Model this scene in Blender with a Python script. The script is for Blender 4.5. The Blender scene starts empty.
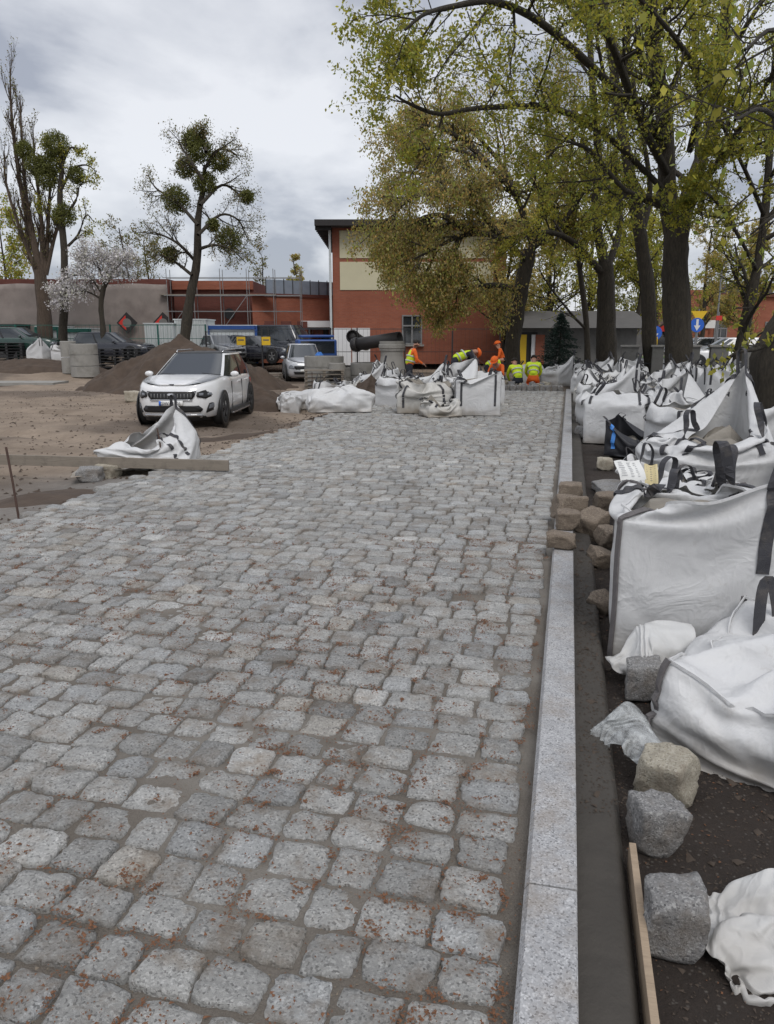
import bpy, math, random
import numpy as np
from mathutils import Vector, noise, Matrix
SC = bpy.context.scene
COL = SC.collection
R = math.radians

# ------------------------------------------------------------------ camera
F_PX, CAM_H = 770.0, 1.65
PITCH = math.atan((512 - 335) / F_PX)
YAW = R(13.08)
cam_data = bpy.data.cameras.new('camera')
cam = bpy.data.objects.new('camera', cam_data)
COL.objects.link(cam)
cam.location = (0, 0, CAM_H)
cam.rotation_euler = (math.pi / 2 - PITCH, 0, YAW)
cam_data.sensor_fit = 'VERTICAL'
cam_data.sensor_height = 24
cam_data.lens = F_PX / 1024 * 24
cam_data.clip_start = 0.05
cam_data.clip_end = 3000
SC.camera = cam

# ------------------------------------------------------------------ world and sun (overcast)
SUN_EL, SUN_AZ = R(50), R(150)           # sun behind the clouds, to the left behind the camera
world = bpy.data.worlds.new('World')
SC.world = world
world.use_nodes = True
def build_world():
    nt = world.node_tree; N = nt.nodes; L = nt.links
    N.clear()
    out = N.new('ShaderNodeOutputWorld')
    bg1 = N.new('ShaderNodeBackground'); bg2 = N.new('ShaderNodeBackground'); add = N.new('ShaderNodeAddShader')
    sky = N.new('ShaderNodeTexSky'); sky.sky_type = 'NISHITA'; sky.sun_disc = False
    sky.sun_elevation = SUN_EL; sky.sun_rotation = SUN_AZ
    L.new(sky.outputs[0], bg1.inputs[0]); bg1.inputs[1].default_value = 0.012
    tc = N.new('ShaderNodeTexCoord'); sep = N.new('ShaderNodeSeparateXYZ'); L.new(tc.outputs['Generated'], sep.inputs[0])
    def m(op, a, b=None, clamp=False):
        n = N.new('ShaderNodeMath'); n.operation = op; n.use_clamp = clamp
        for i, v in enumerate((a, b)):
            if v is None: continue
            if isinstance(v, (int, float)): n.inputs[i].default_value = v
            else: L.new(v, n.inputs[i])
        return n.outputs[0]
    zc = m('MAXIMUM', sep.outputs[2], 0.0)
    zz = m('ADD', zc, 0.38)
    cx = m('DIVIDE', sep.outputs[0], zz); cy = m('DIVIDE', sep.outputs[1], zz)
    comb = N.new('ShaderNodeCombineXYZ'); L.new(cx, comb.inputs[0]); L.new(cy, comb.inputs[1]); comb.inputs[2].default_value = 3.7
    n1 = N.new('ShaderNodeTexNoise'); n1.inputs['Scale'].default_value = 1.7; n1.inputs['Detail'].default_value = 7
    n1.inputs['Roughness'].default_value = 0.5; n1.inputs['Distortion'].default_value = 0.25
    L.new(comb.outputs[0], n1.inputs[0])
    n2 = N.new('ShaderNodeTexNoise'); n2.inputs['Scale'].default_value = 3.0; n2.inputs['Detail'].default_value = 8
    n2.inputs['Roughness'].default_value = 0.55
    L.new(comb.outputs[0], n2.inputs[0])
    mix = m('ADD', m('MULTIPLY', n1.outputs[0], 0.78), m('MULTIPLY', n2.outputs[0], 0.22))
    cr = N.new('ShaderNodeValToRGB'); L.new(mix, cr.inputs[0])
    e = cr.color_ramp.elements
    e[0].position = 0.42; e[0].color = (0.33, 0.35, 0.405, 1)
    e[1].position = 0.56; e[1].color = (0.71, 0.72, 0.75, 1)
    k = e.new(0.49); k.color = (0.57, 0.585, 0.625, 1)
    L.new(cr.outputs[0], bg2.inputs[0])
    # overcast skies are brighter towards the zenith
    hi = m('MULTIPLY', m('SUBTRACT', zc, 0.62), 2.6, True)
    L.new(m('ADD', m('MULTIPLY', hi, 1.05), 0.98), bg2.inputs[1])
    L.new(bg1.outputs[0], add.inputs[0]); L.new(bg2.outputs[0], add.inputs[1]); L.new(add.outputs[0], out.inputs[0])
build_world()
sun_d = bpy.data.lights.new('sun', 'SUN'); sun_d.energy = 1.25; sun_d.angle = R(25); sun_d.color = (1, 0.97, 0.93)
sun = bpy.data.objects.new('sun', sun_d); COL.objects.link(sun)
sun.rotation_euler = (math.pi / 2 - SUN_EL, 0, R(-150) + math.pi)
vs = SC.view_settings
vs.view_transform = 'Standard'; vs.look = 'None'; vs.gamma = 1; vs.exposure = 0.18; vs.use_curve_mapping = False
SC.cycles.max_bounces = 6; SC.cycles.transparent_max_bounces = 8

# ------------------------------------------------------------------ pixel -> place helpers
def ray(px, py):
    x = px - 387; u = 512 - py
    fw = F_PX * math.cos(PITCH) + u * math.sin(PITCH); up = u * math.cos(PITCH) - F_PX * math.sin(PITCH)
    return Vector((x * math.cos(YAW) - fw * math.sin(YAW), fw * math.cos(YAW) + x * math.sin(YAW), up)), x, fw
def at(px, py, z=0.0):
    d, _, _ = ray(px, py); t = (z - CAM_H) / d.z
    return Vector((0, 0, CAM_H)) + d * t
def atd(px, py, D):                      # D = level distance along the view direction
    d, _, fw = ray(px, py)
    return Vector((0, 0, CAM_H)) + d * (D / fw)
RT = Vector((math.cos(YAW), math.sin(YAW), 0)); FW = Vector((-math.sin(YAW), math.cos(YAW), 0))

# ------------------------------------------------------------------ numpy noise
_rs = np.random.RandomState(11)
_T = _rs.rand(256, 256)
def vn(x, y):
    xi = np.floor(x).astype(int); yi = np.floor(y).astype(int)
    fx = x - xi; fy = y - yi
    fx = fx * fx * (3 - 2 * fx); fy = fy * fy * (3 - 2 * fy)
    a = _T[xi & 255, yi & 255]; b = _T[(xi + 1) & 255, yi & 255]; c = _T[xi & 255, (yi + 1) & 255]; d = _T[(xi + 1) & 255, (yi + 1) & 255]
    return (a * (1 - fx) + b * fx) * (1 - fy) + (c * (1 - fx) + d * fx) * fy
def fbm(x, y, o=4, g=0.5):
    s = 0; a = 1; t = 0
    for i in range(o):
        s = s + a * vn(x * 2 ** i + 17.3 * i, y * 2 ** i + 5.1 * i); t += a; a *= g
    return s / t - 0.5
def sst(a, b, x):
    t = np.clip((x - a) / (b - a), 0, 1); return t * t * (3 - 2 * t)

def ground_z(x, y):
    x = np.asarray(x, float); y = np.asarray(y, float)
    d = -x * math.sin(YAW) + y * math.cos(YAW)
    left = 1 - sst(-6.6, -4.9, x)
    z = -0.07 + left * (-0.10 - 0.20 * sst(9, 16, d) * (1 - sst(44, 52, d)) + 0.25 * sst(44, 52, d))
    z = z + sst(-19, -25, x) * left * 0.75 * sst(33, 40, d) * (1 - sst(60, 70, d))
    z = z + left * 0.14 * fbm(x * 0.5, y * 0.5, 4) + left * 0.10 * (np.abs(fbm(x * 1.3 + 9, y * 1.3, 3))) * sst(-5.3, -7, x)
    z = z + 0.02 * fbm(x * 4, y * 4, 3)
    right = sst(0.1, 0.3, x)
    z = z + right * (0.05 * fbm(x * 3.1, y * 3.1, 4) + 0.03 * np.maximum(0, fbm(x * 14, y * 14, 3)) + 0.012 * fbm(x * 60, y * 60, 2)) * (1 - sst(26, 30, y))
    # long tracks of machines in the yard
    tr = np.exp(-((np.sin(0.9 * (y * 0.97 + x * 0.25) + 0.8 * fbm(x * .2, y * .2, 2))) ** 2) * 18)
    z = z - left * 0.09 * tr * sst(12, 16, d) * (1 - sst(40, 50, d))
    # cut under the paved road, and the bed beyond the last laid row
    road = sst(-5.0, -4.9, x) * (1 - sst(0.06, 0.1, x))
    z = np.where((road > 0.5) & (y < 24.0), -0.12, z)
    z = np.where((x > -5) & (x < 0.1) & (y >= 24.0), z - 0.02, z)
    return z
def gz(x, y): return float(ground_z(np.array([x]), np.array([y]))[0])

# ------------------------------------------------------------------ object helpers
KIDS = {}
def link(o, parent=None):
    COL.objects.link(o)
    if parent is not None:
        o.parent = parent; KIDS.setdefault(parent.name, []).append(o)
    return o
def tag(o, label=None, cat=None, group=None, kind=None):
    if label: o['label'] = label
    if cat: o['category'] = cat
    if group: o['group'] = group
    if kind: o['kind'] = kind
    return o
def thing(name, label, cat, loc=(0, 0, 0), rz=0.0, group=None):
    o = bpy.data.objects.new(name, None); o.empty_display_size = 0.2
    link(o); o.location = loc; o.rotation_euler = (0, 0, rz)
    return tag(o, label, cat, group)
def npmesh(name, V, F, m=None, smooth=False, cols=None):
    """V (n,3); F list of index arrays all with the same side count, or python list"""
    me = bpy.data.meshes.new(name)
    V = np.asarray(V, np.float32).reshape(-1, 3)
    if isinstance(F, np.ndarray): FF = [F]
    elif len(F) and isinstance(F[0], np.ndarray) and F[0].ndim == 2: FF = F
    else: FF = None
    if FF is None:
        me.from_pydata([tuple(map(float, v)) for v in V], [], [tuple(int(i) for i in f) for f in F])
    else:
        loops = np.concatenate([f.ravel() for f in FF]).astype(np.int32)
        tot = np.concatenate([np.full(len(f), f.shape[1], np.int32) for f in FF])
        st = np.concatenate([[0], np.cumsum(tot)[:-1]]).astype(np.int32)
        me.vertices.add(len(V)); me.vertices.foreach_set('co', V.ravel())
        me.loops.add(len(loops)); me.loops.foreach_set('vertex_index', loops)
        me.polygons.add(len(tot)); me.polygons.foreach_set('loop_start', st); me.polygons.foreach_set('loop_total', tot)
        me.update(calc_edges=True)
    if smooth: me.polygons.foreach_set('use_smooth', np.ones(len(me.polygons), bool))
    if cols is not None:
        at_ = me.color_attributes.new('col', 'FLOAT_COLOR', 'POINT')
        c = np.ones((len(V), 4), np.float32); c[:, :3] = np.asarray(cols).reshape(len(V), -1)
        at_.data.foreach_set('color', c.ravel())
    if m is not None:
        for mm in (m if isinstance(m, (list, tuple)) else [m]): me.materials.append(mm)
    return me
def mobj(name, me, parent=None, loc=None, rot=None):
    o = bpy.data.objects.new(name, me); link(o, parent)
    if loc is not None: o.location = loc
    if rot is not None: o.rotation_euler = rot
    return o
def copy_tree(o, parent=None, label=None):
    c = o.copy(); link(c, parent)
    if label: c['label'] = label
    for ch in list(KIDS.get(o.name, [])): copy_tree(ch, c)
    return c
class MB:
    def __init__(s): s.v = []; s.f = []
    def quad(s, a, b, c, d):
        i = len(s.v); s.v += [tuple(a), tuple(b), tuple(c), tuple(d)]; s.f.append((i, i + 1, i + 2, i + 3)); return s
    def box(s, c, size, rz=0.0, rx=0.0, ry=0.0, j=0.0, rng=None):
        i = len(s.v); M = Matrix.Rotation(rz, 3, 'Z') @ Matrix.Rotation(ry, 3, 'Y') @ Matrix.Rotation(rx, 3, 'X')
        for sx, sy, sz in ((-1, -1, -1), (1, -1, -1), (1, 1, -1), (-1, 1, -1), (-1, -1, 1), (1, -1, 1), (1, 1, 1), (-1, 1, 1)):
            p = Vector((sx * size[0] / 2, sy * size[1] / 2, sz * size[2] / 2))
            if j: p += Vector((rng.uniform(-j, j), rng.uniform(-j, j), rng.uniform(-j, j)))
            s.v.append(tuple(Vector(c) + M @ p))
        for q in ((0, 3, 2, 1), (4, 5, 6, 7), (0, 1, 5, 4), (1, 2, 6, 5), (2, 3, 7, 6), (3, 0, 4, 7)): s.f.append(tuple(i + k for k in q))
        return s
    def tube(s, pts, r, n=8, caps=True):
        pts = [Vector(p) for p in pts]; rs = r if isinstance(r, (list, tuple)) else [r] * len(pts)
        i0 = len(s.v)
        for k, p in enumerate(pts):
            t = (pts[min(k + 1, len(pts) - 1)] - pts[max(k - 1, 0)]).normalized()
            a = t.cross(Vector((0, 0, 1)) if abs(t.z) < .9 else Vector((1, 0, 0))).normalized(); b = t.cross(a)
            for q in range(n):
                w = 2 * math.pi * q / n; s.v.append(tuple(p + (a * math.cos(w) + b * math.sin(w)) * rs[k]))
        for k in range(len(pts) - 1):
            for q in range(n):
                s.f.append((i0 + k * n + q, i0 + k * n + (q + 1) % n, i0 + (k + 1) * n + (q + 1) % n, i0 + (k + 1) * n + q))
        if caps:
            s.f.append(tuple(i0 + q for q in range(n))[::-1]); s.f.append(tuple(i0 + (len(pts) - 1) * n + q for q in range(n)))
        return s
    def poly(s, pts):
        i = len(s.v); s.v += [tuple(p) for p in pts]; s.f.append(tuple(range(i, i + len(pts)))); return s
    def prism(s, pts, off):
        """closed polygon extruded by a vector"""
        off = Vector(off); n = len(pts); i = len(s.v)
        s.v += [tuple(p) for p in pts] + [tuple(Vector(p) + off) for p in pts]
        s.f.append(tuple(range(i, i + n))[::-1]); s.f.append(tuple(range(i + n, i + 2 * n)))
        for k in range(n): s.f.append((i + k, i + (k + 1) % n, i + n + (k + 1) % n, i + n + k))
        return s
    def lathe(s, prof, c=(0, 0, 0), axis='z', n=24):
        """prof [(r, h)] revolved round the axis through c"""
        i0 = len(s.v)
        for r, h in prof:
            for q in range(n):
                w = 2 * math.pi * q / n; a, b = r * math.cos(w), r * math.sin(w)
                p = {'z': (a, b, h), 'y': (a, h, b), 'x': (h, a, b)}[axis]
                s.v.append((c[0] + p[0], c[1] + p[1], c[2] + p[2]))
        for k in range(len(prof) - 1):
            for q in range(n): s.f.append((i0 + k * n + q, i0 + k * n + (q + 1) % n, i0 + (k + 1) * n + (q + 1) % n, i0 + (k + 1) * n + q))
        return s
    def build(s, name, m, parent=None, smooth=False, loc=None, bevel=0.0):
        o = mobj(name, npmesh(name, s.v, s.f, m, smooth), parent, loc)
        if bevel:
            b = o.modifiers.new('bevel', 'BEVEL'); b.width = bevel; b.segments = 2; b.limit_method = 'ANGLE'
        return o
def bake(o):
    dg = bpy.context.evaluated_depsgraph_get(); dg.update()
    me = bpy.data.meshes.new_from_object(o.evaluated_get(dg)); o.modifiers.clear(); o.data = me; return o

# ------------------------------------------------------------------ materials
class NT:
    def __init__(s, name, rough=0.8):
        s.m = bpy.data.materials.new(name); s.m.use_nodes = True; s.t = s.m.node_tree; s.N = s.t.nodes; s.L = s.t.links
        s.b = s.N['Principled BSDF']; s.b.inputs['Roughness'].default_value = rough
        s.tc = s.N.new('ShaderNodeTexCoord')
        s.co = s.tc.outputs['Object']
    def set(s, sock, v):
        if isinstance(v, bpy.types.NodeSocket): s.L.new(v, sock)
        elif isinstance(v, (tuple, list)): sock.default_value = tuple(v) + ((1,) if len(v) == 3 and len(sock.default_value) == 4 else ())
        else: sock.default_value = v
    def noise(s, scale, detail=4, rough=0.55, dist=0, co=None):
        n = s.N.new('ShaderNodeTexNoise'); n.inputs['Scale'].default_value = scale; n.inputs['Detail'].default_value = detail
        n.inputs['Roughness'].default_value = rough; n.inputs['Distortion'].default_value = dist
        s.L.new(co or s.co, n.inputs[0]); return n.outputs[0]
    def voro(s, scale, feat='F1', out='Distance', co=None):
        n = s.N.new('ShaderNodeTexVoronoi'); n.inputs['Scale'].default_value = scale; n.feature = feat
        s.L.new(co or s.co, n.inputs[0]); return n.outputs[out]
    def mapr(s, v, a, b, c=0.0, d=1.0):
        n = s.N.new('ShaderNodeMapRange'); s.set(n.inputs[0], v)
        for i, k in enumerate((a, b, c, d)): n.inputs[i + 1].default_value = k
        return n.outputs[0]
    def mix(s, f, a, b, mode='MIX'):
        n = s.N.new('ShaderNodeMix'); n.data_type = 'RGBA'; n.blend_type = mode
        s.set(n.inputs[0], f); s.set(n.inputs[6], a); s.set(n.inputs[7], b); return n.outputs[2]
    def math(s, op, a, b=0.0):
        n = s.N.new('ShaderNodeMath'); n.operation = op; s.set(n.inputs[0], a); s.set(n.inputs[1], b); return n.outputs[0]
    def attr(s, name='col'):
        n = s.N.new('ShaderNodeAttribute'); n.attribute_name = name; return n.outputs['Color']
    def mapping(s, scale=(1, 1, 1), rot=(0, 0, 0), co=None):
        n = s.N.new('ShaderNodeMapping'); n.inputs['Scale'].default_value = scale; n.inputs['Rotation'].default_value = rot
        s.L.new(co or s.co, n.inputs[0]); return n.outputs[0]
    def bump(s, h, strength=0.5, dist=0.01):
        n = s.N.new('ShaderNodeBump'); n.inputs['Strength'].default_value = strength; n.inputs['Distance'].default_value = dist
        s.L.new(h, n.inputs['Height']); s.L.new(n.outputs[0], s.b.inputs['Normal'])
    def base(s, c): s.set(s.b.inputs['Base Color'], c)
    def p(s, k, v): s.set(s.b.inputs[k], v)

def simple(name, c, rough=0.6, var=0.25, scale=6.0, bump=0.0, bscale=40.0, metal=0.0, dirt=None, dscale=2.0):
    n = NT(name, rough); c = np.array(c)
    col = n.mix(n.noise(scale, 5), tuple(c * (1 - var)), tuple(c * (1 + var)))
    if dirt is not None: col = n.mix(n.mapr(n.noise(dscale, 6, .65), .5, .75, 0, .7), col, dirt)
    n.base(col); n.p('Metallic', metal)
    if bump: n.bump(n.noise(bscale, 4), bump, 0.01)
    return n.m

def m_granite(name, dark, mid, light, scale=330, attr=True, bump=0.5, dust=0.0):
    n = NT(name, 0.75)
    v = n.voro(scale, out='Color'); sep = n.N.new('ShaderNodeSeparateColor'); n.L.new(v, sep.inputs[0])
    r = n.N.new('ShaderNodeValToRGB'); n.L.new(sep.outputs[0], r.inputs[0])
    e = r.color_ramp.elements
    e[0].position = 0.0; e[0].color = (*dark, 1); e[1].position = 1.0; e[1].color = (*light, 1)
    k = e.new(0.22); k.color = (*mid, 1); k = e.new(0.7); k.color = tuple(np.array(mid) * 1.2) + (1,)
    c = n.mix(0.22, r.outputs[0], mid)
    c = n.mix(n.mapr(n.noise(9, 6, .6), .3, .7, 0, .55), c, tuple(np.array(mid) * .62))
    if dust: c = n.mix(n.mapr(n.noise(5, 6, .7), .48, .66, 0, dust), c, (0.22, 0.175, 0.13))
    if attr: c = n.mix(1.0, c, n.attr(), 'MULTIPLY')
    n.base(c)
    h = n.math('ADD', n.noise(60, 6, .7), n.math('MULTIPLY', n.noise(260, 3, .6), .5))
    n.bump(h, bump, 0.02)
    return n.m
M = {}
M['sett'] = m_granite('granite_cobbles', (.09, .088, .084), (.40, .395, .378), (.70, .69, .665), 150, True, .9, .7)
M['sett_grey'] = m_granite('granite_sett_grey', (.04, .04, .045), (.25, .245, .24), (.56, .55, .53), 170, False, .8, .5)
M['sett_brown'] = m_granite('granite_sett_brown', (.05, .04, .03), (.21, .165, .125), (.42, .36, .28), 170, False, .8, .8)
M['sett_pale'] = m_granite('granite_sett_pale', (.16, .14, .11), (.42, .38, .30), (.62, .58, .50), 170, False, .8, .6)
M['kerb'] = m_granite('sawn_granite', (.07, .07, .075), (.325, .325, .33), (.60, .60, .60), 190, False, .15, .45)

def m_sand():
    n = NT('jointing_sand', .95)
    c = n.mix(n.noise(3.0, 6, .6), (.125, .108, .088), (.225, .20, .17))
    c = n.mix(n.mapr(n.noise(160, 3), .35, .7, 0, .5), c, (.085, .066, .05))
    c = n.mix(n.mapr(n.noise(1.3, 3), .45, .6, 0, .55), c, (.27, .25, .22))
    n.base(c); n.bump(n.math('ADD', n.noise(180, 4, .7), n.noise(45, 4, .7)), .9, .010); return n.m
M['sand'] = m_sand()
def m_ground():
    n = NT('site_soil', .95)
    a = n.attr()
    c = n.mix(n.mapr(n.noise(.9, 8, .62), .35, .65), a, (0.60, 0.58, 0.56), 'MULTIPLY')
    c = n.mix(n.mapr(n.noise(11, 7, .7), .35, .7, 0, .6), c, n.mix(1.0, a, (.55, .52, .5), 'MULTIPLY'))
    c = n.mix(n.mapr(n.voro(36, out='Distance'), 0.0, .22, .35, 0), c, (.30, .28, .25))
    n.base(c); n.bump(n.math('ADD', n.noise(22, 8, .7), n.math('MULTIPLY', n.noise(120, 3), .4)), .8, .03); return n.m
M['ground'] = m_ground()
M['soil'] = simple('dug_soil', (.066, .046, .033), .95, .5, 4, .9, 18)
M['mortar'] = simple('wet_mortar', (.048, .042, .035), .8, .3, 7, .5, 40)
M['asphalt'] = simple('asphalt', (.16, .16, .165), .9, .2, 4, .3, 60)
M['grass'] = simple('grass_strip', (.08, .13, .03), .9, .4, 12, .3, 80)

def m_bag(name, base=(.69, .69, .69), dirt=.6):
    n = NT(name, .42)
    geo = n.N.new('ShaderNodeNewGeometry')
    w = n.N.new('ShaderNodeTexWave'); w.inputs['Scale'].default_value = 90; w.bands_direction = 'Z'; n.L.new(n.co, w.inputs[0])
    w2 = n.N.new('ShaderNodeTexWave'); w2.inputs['Scale'].default_value = 90; w2.bands_direction = 'DIAGONAL'; n.L.new(n.co, w2.inputs[0])
    c = n.mix(n.noise(2.2, 4), tuple(np.array(base) * .90), tuple(np.array(base) * 1.10))
    sp = n.N.new('ShaderNodeSeparateXYZ'); n.L.new(n.co, sp.inputs[0])
    low = n.mapr(n.math('ADD', sp.outputs[2], n.math('MULTIPLY', n.noise(5, 5), .5)), .25, .48, dirt, 0)
    c = n.mix(low, c, (.30, .255, .20))
    c = n.mix(n.mapr(n.noise(7, 8, .75), .60, .74, 0, dirt), c, (.34, .30, .25))
    n.base(c)
    rid = n.math('ABSOLUTE', n.math('SUBTRACT', n.noise(3.6, 3, .5, 1.6), .5))
    rid2 = n.math('ABSOLUTE', n.math('SUBTRACT', n.noise(9, 3, .5, 1.2), .5))
    h = n.math('ADD', n.math('ADD', n.math('MULTIPLY', rid, -2.0), n.math('MULTIPLY', rid2, -.35)), n.math('ADD', n.math('MULTIPLY', n.noise(40, 4), .08), n.math('MULTIPLY', n.math('ADD', w.outputs['Fac'], w2.outputs['Fac']), .02)))
    n.bump(h, .42, .035)
    n.p('Subsurface Weight', 0.0)
    tr = n.N.new('ShaderNodeBsdfTranslucent'); tr.inputs[0].default_value = (.7, .7, .68, 1)
    mx = n.N.new('ShaderNodeMixShader'); mx.inputs[0].default_value = .22
    n.L.new(n.b.outputs[0], mx.inputs[1]); n.L.new(tr.outputs[0], mx.inputs[2]); n.L.new(mx.outputs[0], n.N['Material Output'].inputs[0])
    return n.m
M['bag'] = m_bag('woven_white')
M['bag_sheet'] = m_bag('thin_white_sheet', (.66, .66, .65), .38)
M['bag_dirty'] = m_bag('woven_white_muddy', (.60, .585, .55), .9)
M['strap'] = simple('strap_webbing', (.045, .045, .052), .8, .4, 30, .6, 300, dirt=(.16, .14, .12), dscale=9)
M['strap_grey'] = simple('strap_webbing_dusty', (.13, .12, .12), .85, .4, 20, .6, 300)
M['black_cloth'] = simple('black_woven', (.018, .018, .022), .5, .4, 8, .3, 60)
M['blue_band'] = simple('blue_band', (.05, .22, .60), .5, .1)
def m_film():
    n = NT('clear_film', .25); n.base((.62, .64, .64))
    tr = n.N.new('ShaderNodeBsdfTransparent'); mx = n.N.new('ShaderNodeMixShader')
    fac = n.mapr(n.noise(14, 6, .7, 1.0), .38, .68, .12, .6)
    n.L.new(fac, mx.inputs[0]); n.L.new(tr.outputs[0], mx.inputs[1]); n.L.new(n.b.outputs[0], mx.inputs[2])
    n.L.new(mx.outputs[0], n.N['Material Output'].inputs[0]); n.bump(n.noise(35, 5, .7, 1.5), .5, .01); return n.m
M['film'] = m_film()
M['wood'] = None
def m_wood(name, a, b):
    n = NT(name, .8); co = n.mapping((1.5, 30, 30))
    c = n.mix(n.noise(3, 6, .6, 1, co), a, b); c = n.mix(n.mapr(n.noise(5, 6, .7), .5, .7, 0, .5), c, tuple(np.array(a) * .5)); n.base(c); n.bump(n.noise(3, 5, .6, 1, co), .4, .01); return n.m
M['wood'] = m_wood('weathered_plank', (.15, .125, .10), (.28, .245, .20))
M['wood_new'] = m_wood('form_board', (.25, .185, .125), (.40, .31, .22))
M['rust'] = simple('rusty_steel', (.07, .04, .03), .8, .5, 30)
def m_bark(name, a, b):
    n = NT(name, .95); co = n.mapping((6, 6, 1.3))
    c = n.mix(n.mapr(n.noise(3, 7, .7, 1, co), .3, .7), a, b); n.base(c); n.bump(n.noise(4, 8, .75, 1, co), 1.0, .06); return n.m
M['bark'] = m_bark('bark_dark', (.02, .017, .013), (.075, .062, .045))
M['bark_brown'] = m_bark('bark_brown', (.05, .036, .026), (.13, .095, .07))
def m_leaf(name, c, trans=.45, t=None):
    n = NT(name, .6); col = n.mix(1.0, n.attr(), c, 'MULTIPLY'); n.base(col)
    n.p('Specular IOR Level', .25)
    tr = n.N.new('ShaderNodeBsdfTranslucent'); n.L.new(n.mix(1.0, n.attr(), t or tuple(np.array(c) * (1.5, 1.6, 1.0)), 'MULTIPLY'), tr.inputs[0])
    mx = n.N.new('ShaderNodeMixShader'); mx.inputs[0].default_value = trans
    n.L.new(n.b.outputs[0], mx.inputs[1]); n.L.new(tr.outputs[0], mx.inputs[2]); n.L.new(mx.outputs[0], n.N['Material Output'].inputs[0]); return n.m
M['leaf_green'] = m_leaf('young_green_leaves', (.26, .25, .06))
M['leaf_olive'] = m_leaf('olive_catkins', (.34, .275, .125))
M['leaf_yellow'] = m_leaf('yellow_green_leaves', (.30, .28, .065))
M['leaf_brown'] = m_leaf('brown_buds', (.17, .145, .075))
M['leaf_dark'] = m_leaf('mistletoe_leaves', (.12, .125, .04), .3)
M['needles'] = m_leaf('spruce_needles', (.02, .035, .028), .1)
M['blossom'] = m_leaf('white_blossom', (.72, .69, .69), .3, (.7, .66, .66))
M['catkin'] = simple('fallen_catkins', (.155, .072, .036), .9, .6, 40)
M['grit'] = simple('sandy_grit', (.20, .165, .125), .95, .5, 30)
M['crumb'] = simple('soil_crumbs', (.06, .045, .034), .95, .5, 20)

def m_brick(name, c1, c2, mortar, sc=1.0):
    n = NT(name, .9)
    geo = n.tc.outputs['Object']
    b = n.N.new('ShaderNodeTexBrick'); b.inputs['Scale'].default_value = 1.0; b.inputs['Brick Width'].default_value = .25 * sc; b.inputs['Row Height'].default_value = .075 * sc
    b.inputs['Mortar Size'].default_value = .009; b.inputs['Color1'].default_value = (*c1, 1); b.inputs['Color2'].default_value = (*c2, 1); b.inputs['Mortar'].default_value = (*mortar, 1)
    sp = n.N.new('ShaderNodeSeparateXYZ'); n.L.new(geo, sp.inputs[0]); cb = n.N.new('ShaderNodeCombineXYZ')
    n.L.new(n.math('ADD', sp.outputs[0], sp.outputs[1]), cb.inputs[0]); n.L.new(sp.outputs[2], cb.inputs[1]); n.L.new(cb.outputs[0], b.inputs[0])
    c = n.mix(n.mapr(n.noise(.7, 6, .65), .35, .7, 0, .55), b.outputs[0], tuple(np.array(c1) * .6)); n.base(c)
    n.bump(b.outputs['Fac'], -.3, .01); return n.m
M['brick'] = m_brick('red_brick', (.285, .082, .042), (.34, .105, .055), (.24, .13, .10))
M['brick_dark'] = m_brick('sooty_brick', (.13, .035, .025), (.17, .05, .035), (.11, .06, .05))
M['cream'] = simple('cream_render', (.56, .52, .36), .9, .08, 1.5)
M['netting'] = simple('taupe_netting', (.235, .20, .18), .95, .32, 1.2, .4, 3, dirt=(.13, .10, .09), dscale=.8)
M['white_sheet'] = simple('white_sheet_metal', (.55, .58, .58), .6, .12, 2)
M['blue_paint'] = simple('blue_paint', (.02, .07, .25), .5)
M['blue_cloth'] = simple('blue_tarp', (.03, .16, .50), .6)
M['green_paint'] = simple('green_paint', (.01, .10, .075), .5)
M['dark_metal'] = simple('dark_metal', (.03, .03, .032), .6)
M['grey_metal'] = simple('galvanised_tube', (.20, .20, .20), .6, .3)
M['roof_dark'] = simple('dark_roof', (.025, .022, .022), .8)
M['roof_blue'] = simple('blue_grey_sheet', (.22, .27, .33), .6, .25, 3)
M['roof_grey'] = simple('grey_roof_felt', (.085, .08, .075), .9, .25, 2)
M['concrete'] = simple('concrete', (.27, .26, .24), .9, .2, 3, .4, 30, dirt=(.13, .12, .10))
M['wallcap'] = simple('wall_render', (.17, .165, .155), .9, .25, 3, .4, 20, dirt=(.08, .08, .06))
M['plastic_black'] = simple('black_pipe', (.025, .022, .022), .5)
M['white_paint'] = simple('white_paint', (.72, .72, .72), .5, .05)
M['stone_far'] = simple('loose_setts_far', (.22, .20, .17), .9, .4, 12, .5, 40)
def m_car(name, c, rough=.25, metal=0.0):
    n = NT(name, rough); n.base(n.mix(n.noise(3, 3), tuple(np.array(c) * .95), c)); n.p('Coat Weight', .6); n.p('Coat Roughness', .05); n.p('Metallic', metal); return n.m
M['car_white'] = m_car('car_paint_white', (.72, .72, .72))
M['car_silver'] = m_car('car_paint_silver', (.50, .51, .53), .35, .3)
M['car_dark'] = m_car('car_paint_dark', (.02, .022, .032))
M['car_grey'] = m_car('car_paint_grey', (.28, .29, .30))
M['car_green'] = m_car('car_paint_green', (.015, .045, .035))
M['glass'] = None
g = NT('window_glass', .06); g.base((.02, .025, .03)); g.p('Specular IOR Level', .9); M['glass'] = g.m
M['tyre'] = simple('tyre_rubber', (.02, .02, .02), .85)
M['black_trim'] = simple('black_trim', (.012, .012, .013), .4)
M['chrome'] = simple('chrome', (.55, .55, .56), .2, .05, metal=.9)
M['lamp'] = simple('lamp_glass', (.16, .17, .19), .1)
M['plate'] = simple('plate_white', (.70, .70, .68), .5, .03)
M['skin'] = simple('skin', (.42, .22, .15), .6, .1)
M['hair'] = simple('hair', (.02, .015, .012), .8)
M['hivis_yellow'] = simple('hivis_yellow', (.62, .80, .03), .8, .1, 20)
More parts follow.
